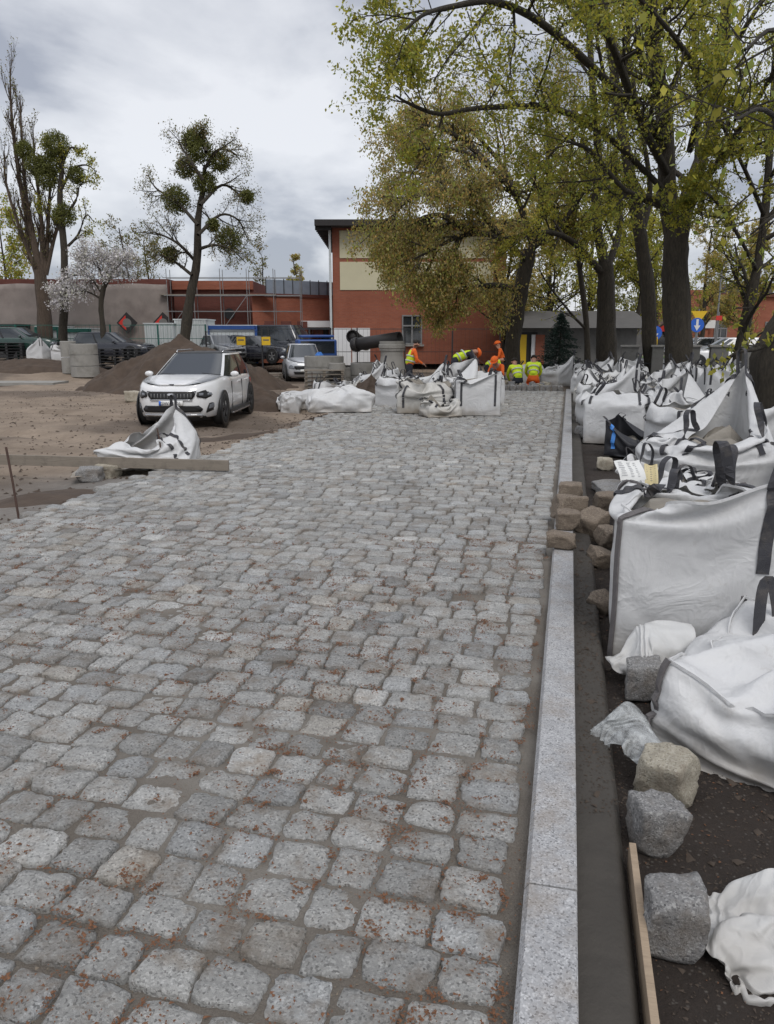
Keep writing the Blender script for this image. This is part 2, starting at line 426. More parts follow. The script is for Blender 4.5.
M['hivis_orange'] = simple('hivis_orange', (.85, .15, .02), .8, .1, 20)
M['reflect'] = simple('reflective_tape', (.5, .5, .5), .4)
M['navy'] = simple('dark_work_clothes', (.02, .022, .032), .9, .3)
M['yellow_sign'] = simple('yellow_sign', (.75, .48, .02), .5, .05)
M['sign_blue'] = simple('sign_blue', (.02, .12, .55), .5, .05)
M['sign_red'] = simple('sign_red', (.55, .03, .02), .5, .05)
M['paper'] = simple('paper', (.66, .66, .64), .8, .05)
M['paper_buff'] = simple('paper_buff', (.55, .47, .27), .8, .05)
M['ink'] = simple('ink', (.10, .10, .12), .8)

# ================================================================== GROUND, ROAD, KERB
def grid(xs, ys, zf):
    X, Y = np.meshgrid(xs, ys, indexing='ij'); Z = zf(X, Y)
    V = np.stack([X, Y, Z], -1).reshape(-1, 3); nx, ny = len(xs), len(ys)
    i = np.arange(nx * ny).reshape(nx, ny)
    Fc = np.stack([i[:-1, :-1], i[1:, :-1], i[1:, 1:], i[:-1, 1:]], -1).reshape(-1, 4)
    return V, Fc
def geo(a, b, s, k=1.25):
    out = [a]; st = s
    sg = 1 if b > a else -1
    while (b - out[-1]) * sg > 0: out.append(out[-1] + sg * st); st *= k
    return out
xs = np.array(sorted(set(np.round(geo(-30, -900, .6, 1.3)[1:], 3)) | set(np.round(np.arange(-30, -10, .22), 3)) | set(np.round(np.arange(-10, -4.5, .09), 3)) |
     set(np.round(np.arange(-4.5, .1, .5), 3)) | set(np.round(np.arange(.08, 1.6, .018), 3)) | set(np.round(np.arange(1.6, 6, .12), 3)) | set(np.round(geo(6, 900, .25, 1.3), 3))))
ys = np.array(sorted(set(np.round(geo(1.0, -60, .4, 1.5)[1:], 3)) | set(np.round(np.arange(1.0, 4.2, .02), 3)) | set(np.round(np.arange(4.2, 12, .06), 3)) |
     set(np.round(np.arange(12, 30, .12), 3)) | set(np.round(np.arange(30, 60, .4), 3)) | set(np.round(geo(60, 1500, .8, 1.25), 3))))
V, Fc = grid(xs, ys, ground_z)
X, Y = V[:, 0], V[:, 1]
tan = np.array([.31, .245, .185]); dark = np.array([.036, .026, .020]); mid = np.array([.13, .10, .078])
w = sst(-.3, .1, X) * (1 - sst(28, 36, Y))
w = np.clip(w + .0, 0, 1)[:, None]
c = tan * (1 - w) + dark * w
dm = (sst(-.02, .12, fbm(X * .35 + 3, Y * .5, 4)) * (1 - w[:, 0]) * .75)[:, None]
c = c * (1 - dm) + mid * dm
edge = (sst(-7.2, -5.6, X + .8 * fbm(X, Y * .6, 3)) * (1 - w[:, 0]))[:, None] * .8 * (1 - sst(8.3, 9.6, Y))[:, None]
c = c * (1 - edge) + np.array([.23, .22, .205]) * edge
tag(mobj('ground', npmesh('ground', V, [Fc], M['ground'], True, c)), kind='structure')

# road bed of jointing sand
xs2 = np.arange(-4.93, -.02, .028); ys2 = np.concatenate([np.arange(.9, 6, .024), np.arange(6, 24.2, .07)])
def bed_z(x, y):
    return -.009 + .032 * fbm(x * 2.1, y * 2.1, 3) + .008 * fbm(x * 22, y * 22, 3) - .05 * sst(-4.86, -4.93, x) - .007 * sst(3.5, 6.5, y)
V, Fc = grid(xs2, ys2, bed_z)
tag(mobj('road_bed', npmesh('road_bed', V, [Fc], M['sand'], True)), kind='structure')

# granite cobbles: one sheet of individually shaped setts
def cobbles():
    rng = np.random.RandomState(5); VV = []; F4 = []; F3 = []; CC = []; base = 0
    y = .95
    while y < 23.9:
        rp = rng.uniform(.150, .185)
        near = y < 5.2
        x = -.085 - rng.uniform(0, .025)
        no, rings = (36, 5) if near else ((14, 3) if y < 11 else (8, 2))
        while x > -4.86:
            wd = rng.uniform(.150, .228)
            gx, gy = rng.uniform(.008, .022), rng.uniform(.011, .025)
            hx, hy = (wd - gx) / 2, (rp - gy) / 2
            cx = x - wd / 2
            skew = .035 * math.sin(y * .45 + 1) + .055 * max(0, min(1, (-cx - 1.2) / 2.5))
            wob = .035 * float(fbm(np.array([cx * .6]), np.array([y * .3]), 1)[0]) * min(1, -cx)
            cy = y + rp / 2 + wob - skew * (cx + .1) * .55 + rng.uniform(-.006, .006)
            x -= wd
            if rng.rand() < .004 and near: continue
            q = 2 * np.pi * (np.arange(no) + .5) / no
            ex = rng.uniform(6, 18)
            c_, s_ = np.cos(q), np.sin(q); r = (abs(c_) ** ex + abs(s_) ** ex) ** (-1 / ex)
            px = c_ * r * hx; py = s_ * r * hy
            tx = rng.uniform(-.14, .14); ty = rng.uniform(-.12, .12)
            kx = rng.uniform(-.08, .08); ky = rng.uniform(-.08, .08)
            PX = px * (1 + kx * py / hy) + py * tx * .6; PY = py * (1 + ky * px / hx) + px * ty * .35
            rr = 1 + rng.uniform(-.035, .02, no) * (1.6 if rng.rand() < .3 else 1)
            if near: rr = rr + .045 * fbm(np.cos(q) * 2.2 + cx * 31, np.sin(q) * 2.2 + cy * 17, 3)
            for _c in range(rng.randint(0, 2)):
                q0 = np.pi / 4 + np.pi / 2 * rng.randint(0, 4); rr = rr * (1 - rng.uniform(.05, .17) * np.exp(-(((q - q0 + np.pi) % (2 * np.pi) - np.pi) / .32) ** 2))
            PX, PY = PX * rr, PY * rr
            rot = rng.normal(0, .035) - skew * .4
            zt = rng.normal(0, .0035); sx, sy = rng.normal(0, .03, 2)
            prof = {5: ((1.02, -.045), (1.005, -.004), (.95, .0035), (.62, .005), (.3, .006)), 3: ((1.02, -.04), (.985, .001), (.80, .005)), 2: ((1.02, -.03), (.93, .004))}[rings]
            ct = math.cos(rot); st = math.sin(rot)
            for k, (sc, z) in enumerate(prof):
                ax, ay = PX * sc, PY * sc
                z_ = z + zt + sx * ax + sy * ay
                if k: z_ = z_ + (fbm((cx + ax) * 30, (cy + ay) * 30, 2) * (.018 if near else .008))
                if k and near: ax = ax + rng.uniform(-.003, .003, no); ay = ay + rng.uniform(-.003, .003, no)
                VV.append(np.stack([cx + ax * ct - ay * st, cy + ax * st + ay * ct, z_ + 0 * ax], -1))
            VV.append(np.array([[cx, cy, prof[-1][1] + zt + rng.uniform(-.002, .002)]]))
            i = base + np.arange(no); j = base + (np.arange(no) + 1) % no
            for k in range(rings - 1): F4.append(np.stack([i + k * no, j + k * no, j + (k + 1) * no, i + (k + 1) * no], -1))
            top = base + (rings - 1) * no; ctr = base + rings * no
            F3.append(np.stack([top + np.arange(no), top + (np.arange(no) + 1) % no, np.full(no, ctr)], -1))
            n = rings * no + 1; base += n
            t = rng.rand()
            col = np.array([1, 1, 1.0]) * rng.uniform(.78, 1.14)
            if t < .05: col = col * (1.02, .98, .93)
            elif t < .24: col = col * (.98, 1.0, 1.03)
            elif t < .27: col = col * 1.22
            elif t < .33: col = col * .78
            CC.append(np.tile(col, (n, 1)))
        y += rp
    return npmesh('cobblestone_road', np.concatenate(VV), [np.concatenate(F4), np.concatenate(F3)], M['sett'], True, np.concatenate(CC))
tag(mobj('cobblestone_road', cobbles()), kind='structure')

# kerb of sawn granite blocks (one run), with a chamfered arris
mb = MB(); y = .4; rng = random.Random(3)
edges = [.4, 2.02, 4.42, 6.4, 8.3, 10.3, 12.3, 14.3, 16.3, 18.3, 20.3, 22.3, 24.0]
for a, b in zip(edges[:-1], edges[1:]):
    a += .0035; b -= .0035; dx = rng.uniform(-.002, .002); dz = rng.uniform(-.003, .003)
    prof = [(-.05, -.12), (-.05, .045), (-.036, .068), (.098, .068), (.102, .064), (.102, -.12)]
    mb.prism([(x + dx, a, z + dz) for x, z in prof], (0, b - a, 0))
k = mb.build('kerb', M['kerb']); tag(k, kind='structure')

# haunch of wet mortar behind the kerb, soil-covered further on
xs3 = np.arange(.104, .262, .012); ys3 = np.concatenate([np.arange(.6, 5, .02), np.arange(5, 24, .1)])
def haunch(x, y):
    fine = 1 - sst(2.35, 2.5, y)
    return -.005 + .010 * np.sin((x * 3 + y) * 3) * fine * .3 + .012 * fbm(x * 3, y * 30, 2) * fine * .5 + .006 * fbm(x * 30, y * 30, 3) + (1 - fine) * (.010 + .040 * fbm(x * 7, y * 7, 5)) - .05 * sst(.24, .26, x)
V, Fc = grid(xs3, ys3, haunch)
tag(mobj('kerb_haunch', npmesh('kerb_haunch', V, [Fc], M['mortar'], True)), kind='structure')
# form board along the haunch
t = MB(); a = at(655, 1060, .03); b = at(629, 842, .03)
a, b = Vector((a.x, a.y, 0)), Vector((b.x, b.y, 0)); d = (b - a).normalized(); nrm = Vector((d.y, -d.x, 0)) * .022
t.prism([(a.x, a.y, -.09), (a.x, a.y, .03), (a.x + nrm.x, a.y + nrm.y, .03), (a.x + nrm.x, a.y + nrm.y, -.09)], (b - a))
tag(t.build('form_board', M['wood_new'], bevel=.002), 'pale wooden form board on edge beside the wet mortar strip', 'plank')

# loose crumbs: fallen catkins on the stones and clods on the dug soil
def scatter(name, pts, sizes, m, seed):
    rng = np.random.RandomState(seed); n = len(pts)
    base = np.array([[1, 0, 0], [-.5, .86, 0], [-.5, -.86, 0], [0, 0, 1.0]])
    q = rng.uniform(0, 6.28, n); c, s = np.cos(q), np.sin(q); st = rng.uniform(.5, 2.2, n)
    B = base[None] * sizes[:, None, None]; B = B + rng.uniform(-.35, .35, B.shape) * sizes[:, None, None]
    B[:, :, 0] *= st[:, None]
    Xr = B[:, :, 0] * c[:, None] - B[:, :, 1] * s[:, None]; Yr = B[:, :, 0] * s[:, None] + B[:, :, 1] * c[:, None]
    V = np.stack([Xr, Yr, B[:, :, 2] * .8], -1) + pts[:, None, :]
    i = np.arange(n)[:, None] * 4
    Fc = np.concatenate([i + [[0, 1, 3]], i + [[1, 2, 3]], i + [[2, 0, 3]]]).reshape(-1, 3)
    o = mobj(name, npmesh(name, V.reshape(-1, 3), [Fc], m)); tag(o, kind='stuff'); return o
rng = np.random.RandomState(8)
cl = []
for i in range(3000):
    d = 1.1 + 5.2 * rng.rand() ** 1.5; x = -.08 - (4.7 * rng.rand()) ** 1
    if d < 1.1: continue
    if vn(np.array([x * 1.3]), np.array([d * 1.3]))[0] < .38 and rng.rand() < .75: continue
    n = rng.randint(4, 34); r = rng.uniform(.006, .030)
    an = rng.uniform(0, 3.14); dx = rng.normal(0, r, n) * 1.7; dy = rng.normal(0, r, n) * .7
    cl.append(np.stack([x + dx * np.cos(an) - dy * np.sin(an), d + dx * np.sin(an) + dy * np.cos(an), np.full(n, .004) + rng.uniform(-.004, .007, n)], -1))
n = 5000
cl.append(np.stack([-.06 - 4.7 * rng.rand(n), 1.1 + 7 * rng.rand(n) ** 1.6, rng.uniform(-.008, .006, n)], -1))
pts = np.concatenate(cl); pts = pts[(pts[:, 0] < -.055)]
scatter('fallen_catkins', pts, rng.uniform(.002, .0056, len(pts)), M['catkin'], 1)
n = 16000
gp = np.stack([-.06 - 4.6 * rng.rand(n), 1.15 + 4.6 * rng.rand(n) ** 1.4, np.zeros(n)], -1); gp[:, 2] = bed_z(gp[:, 0], gp[:, 1]) + .001
scatter('joint_grit', gp, rng.uniform(.0012, .0035, n) * (1 + 1.4 * (rng.rand(n) > .985)), M['grit'], 7)
n = 900
gp = np.stack([-.045 + .145 * rng.rand(n) ** 1.5, 1.15 + 6 * rng.rand(n), np.full(n, .0675)], -1); scatter('kerb_grit', gp, rng.uniform(.0008, .0024, n), M['grit'], 9)
n = 13000
px = .12 + 1.5 * rng.rand(n) ** 1.2; py = 1.4 + 5 * rng.rand(n)
keep = (px > .29) | (py > 2.5); px, py = px[keep], py[keep]; n = len(px)
pts = np.stack([px, py, ground_z(px, py) + .002], -1)
near = px < .26; pts[near, 2] = haunch(px[near], py[near]) + .002
scatter('soil_crumbs', pts, rng.uniform(.0015, .006, n) * (1 + 2.6 * (rng.rand(n) > .975)), M['crumb'], 2)
n = 500
px = .27 + 1.2 * rng.rand(n); py = 1.5 + 3.5 * rng.rand(n)
scatter('leaf_litter', np.stack([px, py, ground_z(px, py) + .004], -1), rng.uniform(.002, .005, n), M['catkin'], 4)
n = 4200
px = -5.1 - 14 * rng.rand(n) ** 1.5; py = 6 + 22 * rng.rand(n)
scatter('site_rubble', np.stack([px, py, ground_z(px, py)], -1), rng.uniform(.008, .035, n), M['soil'], 5)

# asphalt road, verge and far ground beyond the wall
def strip(name, pts, z, m):
    b = MB(); b.poly([Vector((p.x, p.y, z)) for p in pts]); return tag(b.build(name, m), kind='structure')
def fr(a, d, z=0): return RT * a + FW * d + Vector((0, 0, z))
def strip2(name, a0, a1, d0, d1, z, m): return strip(name, [fr(a0, d0), fr(a1, d0), fr(a1, d1), fr(a0, d1)], z, m)
strip2('street', 6, 120, 32, 56, .03, M['asphalt'])
strip2('verge', 6, 120, 57, 62, .04, M['grass'])

# ================================================================== LOOSE SETTS
def sett_mesh(seed, m, s=(.17, .17, .16)):
    bm_v = []; n = 10; rng = random.Random(seed)
    import bmesh
    b = bmesh.new(); bmesh.ops.create_cube(b, size=1.0); bmesh.ops.subdivide_edges(b, edges=b.edges[:], cuts=n, use_grid_fill=True)
    off = Vector((seed * 3.1, seed * 1.7, 0))
    crn = [[rng.uniform(-.09, .09) for _ in range(3)] for _ in range(8)]
    cuts_ = []
    for _ in range(9):
        pn = Vector([rng.choice((-1, 1)) * rng.uniform(.25, 1) for _k in range(3)]).normalized(); cuts_.append((pn, rng.uniform(.60, .74)))
    for v in b.verts:
        p = v.co.copy()
        q = Vector([math.copysign(min(abs(c), .5), c) for c in p]); e = 34
        L = (sum(abs(2 * c) ** e for c in q)) ** (1 / e); q = q / max(L, 1e-6) * (max(abs(2 * c) for c in q)) if L > 0 else q
        # skew by corners
        d = Vector((0, 0, 0))
        for k, cc in enumerate(crn):
            w = ((1 if k & 1 else -1) * p.x + .5) * ((1 if k & 2 else -1) * p.y + .5) * ((1 if k & 4 else -1) * p.z + .5)
            d += Vector(cc) * w
        q = q + d
        q += Vector((noise.noise(p * 2.3 + off), noise.noise(p * 2.3 + off + Vector((9, 0, 0))), noise.noise(p * 2.3 + off + Vector((0, 9, 0))))) * .05
        q += p.normalized() * (noise.noise(p * 6 + off) * .05 + noise.noise(p * 15 + off) * .025)
        for pn, pd in cuts_:
            ex_ = q.dot(pn) - pd
            if ex_ > 0: q -= pn * ex_ * .92
        v.co = Vector((q.x * s[0], q.y * s[1], q.z * s[2]))
    me = bpy.data.meshes.new('sett'); b.to_mesh(me); b.free()
    for p in me.polygons: p.use_smooth = True
    me.materials.append(m); return me
SETT_N = [0]
def sett(px, py, z, rz, label, m='sett_grey', s=(.17, .17, .16), tilt=(0, 0), group=None, world=None, off=0.0):
    SETT_N[0] += 1
    p = Vector(world) if world else at(px, py, z)
    if not world: p += FW * s[1] * .5
    o = mobj('sett', sett_mesh(SETT_N[0], M[m], s), None, (p.x, p.y, z + s[2] * .47 + off), (tilt[0], tilt[1], rz))
    tag(o, label, 'paving stone', group); return o
G = 'loose setts lying beside the kerb'
sett(680, 962, -.06, R(4), 'grey granite sett with a chipped left top edge, nearest the bottom of the picture', s=(.165, .15, .19), group=G)
sett(661, 860, -.06, R(14), 'grey rounded granite sett between the form board and the pale stone', s=(.155, .16, .18), group=G, tilt=(.05, .08))
sett(674, 806, -.06, R(-32), 'yellowish granite sett leaning by the lower edge of the slumped bag', 'sett_pale', (.20, .17, .16), (.18, -.1), G)
sett(646, 700, -.05, R(3), 'grey sett half under the crumpled little white sack', s=(.15, .15, .17), group=G)
sett(563, 550, .07, R(-6), 'brown sett on the kerb, lowest and nearest of the heap', 'sett_brown', (.205, .15, .12), (0, .05), G)
sett(569, 530, .075, R(3), 'dark brown sett on the kerb, second nearest of the heap', 'sett_brown', (.19, .15, .15), (.05, 0), G)
sett(573, 520, .07, R(20), 'broad brown sett with a ridged top in the middle of the kerb heap', 'sett_brown', (.28, .20, .20), (-.05, .1), G, off=.0)
sett(573, 498, .07, R(-3), 'brown sett on the kerb, farthest of the heap', 'sett_brown', (.22, .16, .14), (0, 0), G, off=.0)
sett(595, 538, -.03, R(-28), 'large dark sett fallen behind the kerb against the heap', 'sett_brown', (.20, .24, .20), (.2, .15), G)
sett(606, 512, -.04, R(12), 'brown sett touching the bag with the papers', 'sett_brown', (.2, .18, .17), (.1, 0), G)
sett(610, 548, -.05, R(40), 'dark sett in the shade close to the tall upright bag', 'sett_brown', (.17, .17, .16), (.3, .1), G)
sett(603, 568, -.06, R(30), 'rusty brown sett lying by the left seam of the upright bag, upper one', 'sett_brown', (.15, .15, .13), (.2, .3), G)
sett(603, 615, -.06, R(-20), 'rusty brown sett half buried by the left seam of the upright bag, lower one', 'sett_brown', (.13, .13, .12), (.4, .2), G)
sett(606, 470, -.05, R(5), 'white topped sett on the soil beyond the large grey slab', 'sett_pale', (.19, .15, .15), (0, 0), G)
sett(624, 500, -.08, R(8), 'large flat grey slab of stone on the soil between kerb and bags', 'sett_grey', (.50, .62, .12), (0, 0), G)
for i, (x, y, rz, lab, m) in enumerate([(582, 408, 5, 'small pale sett beside the far end of the kerb', 'sett_grey'), (590, 425, 30, 'tilted sett beside the black open sack', 'sett_pale'),
        (584, 437, 60, 'squat sett below the tilted one near the black sack', 'sett_grey'), (598, 417, 12, 'sett touching the corner of the black open sack', 'sett_grey'),
        (580, 395, 0, 'sett standing upright at the end of the kerb', 'sett_grey'), (586, 402, 20, 'sett just behind the far kerb end, leaning', 'sett_pale'), (592, 408, 70, 'sett between the kerb end and the grey bag', 'sett_brown')]):
    sett(x, y, -.04, R(rz), lab, m, (.2, .2, .17), (.1 * (i % 3), .1), G)
def ordn(i): return ['first', 'second', 'third', 'fourth', 'fifth', 'sixth', 'seventh', 'eighth', 'ninth', 'tenth', 'eleventh', 'twelfth', 'thirteenth', 'fourteenth', 'fifteenth', 'sixteenth', 'seventeenth', 'eighteenth'][i]
# setts set out along the far end of the road
for i in range(17):
    p = Vector((-.22 - i * .178, 24.25 + .05 * math.sin(i * 2.1), 0))
    sett(0, 0, -.02, R(4 * math.sin(i * 7)), ordn(i) + ' sett from the kerb in the low row ending the paved road', 'sett_grey', (.16, .16, .17), (0, 0), 'row of setts closing the road', world=p)
for i in range(26):
    rr = random.Random(i); p = Vector((-.3 - rr.random() * 3.2, 24.7 + rr.random() * 1.2, 0))
    sett(0, 0, -.06 + .1 * rr.random(), rr.random() * 3, 'rough sett in the scattered heap around the kneeling workers', rr.choice(['sett_grey', 'sett_pale']), (.16, .17, .16), (.3 * rr.random(), .2), 'setts heaped round the workers', world=p)
# pale blocks under the plank
sett(88, 482, -.12, R(8), 'flat grey block under the long plank, left of two', 'sett_grey', (.30, .2, .17), (0, 0), 'blocks under the plank')
sett(107, 480, -.12, R(-10), 'rounder grey block under the long plank, right of two', 'sett_pale', (.26, .22, .19), (0, .1), 'blocks under the plank')
sett(133, 402, gz(*at(133, 396, -.3).xy) - .03, R(20), 'tan boulder on the soil left of the white car', 'sett_pale', (.55, .35, .33))

# plank barrier with rebar stakes
a = at(-70, 470, .0); b = at(229, 466, .0)
p0 = at(-60, 463, .03); p1 = at(229, 471, .015)
t = MB(); d = (p1 - p0); L = d.length; c = (p0 + p1) / 2
o = MB().box((0, 0, 0), (L, .035, .13)).build('plank', M['wood'], bevel=.003); o.location = (c.x, c.y, c.z + .068); o.rotation_euler = (0, -math.atan2(d.z, L), math.atan2(d.y, d.x)); tag(o, 'long weathered plank standing on edge across the left roadside', 'plank')
def stake(x0, y0, z0, x1, y1, D, label, r=.008):
    p = at(x0, y0, z0); f = p.dot(FW); q = atd(x1, y1, f + .05)
    o = MB().tube([p - (q - p).normalized() * .1, (p + q) / 2 + Vector((.004, 0, 0)), q], r, 8).build('rebar_stake', M['rust'])
    tag(o, label, 'stake', 'rusty stakes along the road edge')
stake(18, 514, -.02, 6, 447, 0, 'rusty stake leaning at the left frame edge in front of the plank', .011)
stake(164, 466, -.02, 157, 428, 0, 'thin dark stake standing behind the plank before the peaked bag', .010)
stake(312, 398, -.2, 312, 372, 0, 'thin stake in the soil left of the boxy roadside bag', .012)

# ================================================================== BULK BAGS (draped with a short cloth simulation)
def simcloth(V, Fc, pins, colliders, frames=42, quality=5, stiff=12, bend=1.0, mass=.35, damp=2.0):
    me = bpy.data.meshes.new('tmp'); me.from_pydata([tuple(v) for v in V], [], Fc)
    o = bpy.data.objects.new('tmp', me); COL.objects.link(o)
    m = o.modifiers.new('Cloth', 'CLOTH'); s = m.settings
    s.quality = quality; s.mass = mass; s.tension_stiffness = stiff; s.compression_stiffness = stiff; s.shear_stiffness = stiff * .5; s.bending_stiffness = bend; s.air_damping = damp
    if len(pins):
        g = o.vertex_groups.new(name='p')
        for i in pins: g.add([int(i)], 1.0, 'REPLACE')
        s.vertex_group_mass = 'p'
    c = m.collision_settings; c.distance_min = .008; c.use_self_collision = True; c.self_distance_min = .008; c.collision_quality = 2
    cs = []
    for cv, cf in colliders:
        cm = bpy.data.meshes.new('k'); cm.from_pydata([tuple(v) for v in cv], [], cf)
        co = bpy.data.objects.new('k', cm); COL.objects.link(co); co.modifiers.new('Collision', 'COLLISION')
        co.collision.thickness_outer = .008; co.collision.cloth_friction = 30; cs.append(co)
    m.point_cache.frame_start = 1; m.point_cache.frame_end = frames
    for f in range(1, frames + 1): SC.frame_set(f)
    ev = o.evaluated_get(bpy.context.evaluated_depsgraph_get())
    out = np.array([tuple(v.co) for v in ev.data.vertices])
    for x in cs + [o]: bpy.data.objects.remove(x, do_unlink=True)
    SC.frame_set(1)
    return out
def heap(w, d, h, seed, lump, n=14, skew=(0, 0), bulge=.1):
    V = []; Fc = []; N = n * 4; K = 9
    for k in range(K):
        t = k / (K - 1); z = h * min(1, t * 1.25); s = 1.0 if t < .8 else (1 - (t - .8) / .2)
        sh = (1 - bulge * abs(2 * t / .8 - 1) ** 2) if t < .8 else s * (1 - bulge)
        for i in range(N):
            a = 2 * math.pi * i / N; c, si = math.cos(a), math.sin(a); r = (abs(c) ** 6 + abs(si) ** 6) ** (-1 / 6)
            x = c * r * w / 2 * sh; y = si * r * d / 2 * sh
            nn = noise.noise(Vector((x * 5 + seed * 7, y * 5, z * 5))) * lump
            zz = z * (1 + skew[0] * x + skew[1] * y) + (h * .07 * (1 - s) if t >= .8 else 0)
            V.append((x * (1 + nn), y * (1 + nn), max(0, zz + nn * (t > .3))))
    for k in range(K - 1):
        for i in range(N): Fc.append((k * N + i, k * N + (i + 1) % N, (k + 1) * N + (i + 1) % N, (k + 1) * N + i))
    Fc.append(tuple(range((K - 1) * N, K * N))); return V, Fc
def bagmesh(w, d, h, n, nz, seed):
    V = []; Fc = []; N = 4 * n
    for k in range(nz + 1):
        for i in range(N):
            s = i // n; t = (i % n) / n
            P = [(-1 + 2 * t, -1), (1, -1 + 2 * t), (1 - 2 * t, 1), (-1, 1 - 2 * t)][s]
            j = .018 * noise.noise(Vector((P[0] * 3 + seed * 3.3, P[1] * 3, h * k / nz * 4)))
            V.append((P[0] * w / 2 * (1 + j), P[1] * d / 2 * (1 + j), h * k / nz + .01))
    for k in range(nz):
        for i in range(N): Fc.append((k * N + i, k * N + (i + 1) % N, (k + 1) * N + (i + 1) % N, (k + 1) * N + i))
    return V, Fc, N
FLOOR = ([(-4, -4, 0), (4, -4, 0), (4, 4, 0), (-4, 4, 0)], [(0, 1, 2, 3)])
def crom(P, k=4):
    out = []
    P = [P[0] * 2 - P[1]] + list(P) + [P[-1] * 2 - P[-2]]
    for i in range(1, len(P) - 2):
        for j in range(k):
            t = j / k; a, b, c, d = P[i - 1], P[i], P[i + 1], P[i + 2]
            out.append(.5 * ((2 * b) + (c - a) * t + (2 * a - 5 * b + 4 * c - d) * t * t + (3 * b - a - 3 * c + d) * t ** 3))
    out.append(P[-2]); return out
def ribbon(pts, wd, width, name, m, parent, th=.004):
    """flat webbing band along pts, wd = list of width directions"""
    V = []; Fc = []; n = len(pts)
    for k, p in enumerate(pts):
        t = (pts[min(k + 1, n - 1)] - pts[max(0, k - 1)]); t = t / (np.linalg.norm(t) + 1e-9)
        w = wd[k] - t * np.dot(wd[k], t); w = w / (np.linalg.norm(w) + 1e-9); nn = np.cross(t, w)
        for a, b in ((-1, -1), (1, -1), (1, 1), (-1, 1)): V.append(p + w * a * width / 2 + nn * b * th / 2)
    for k in range(n - 1):
        for q in range(4): Fc.append((k * 4 + q, k * 4 + (q + 1) % 4, (k + 1) * 4 + (q + 1) % 4, (k + 1) * 4 + q))
    Fc.append((0, 1, 2, 3)); Fc.append(tuple((n - 1) * 4 + q for q in (3, 2, 1, 0)))
    return mobj(name, npmesh(name, np.array(V), Fc, m, False), parent)
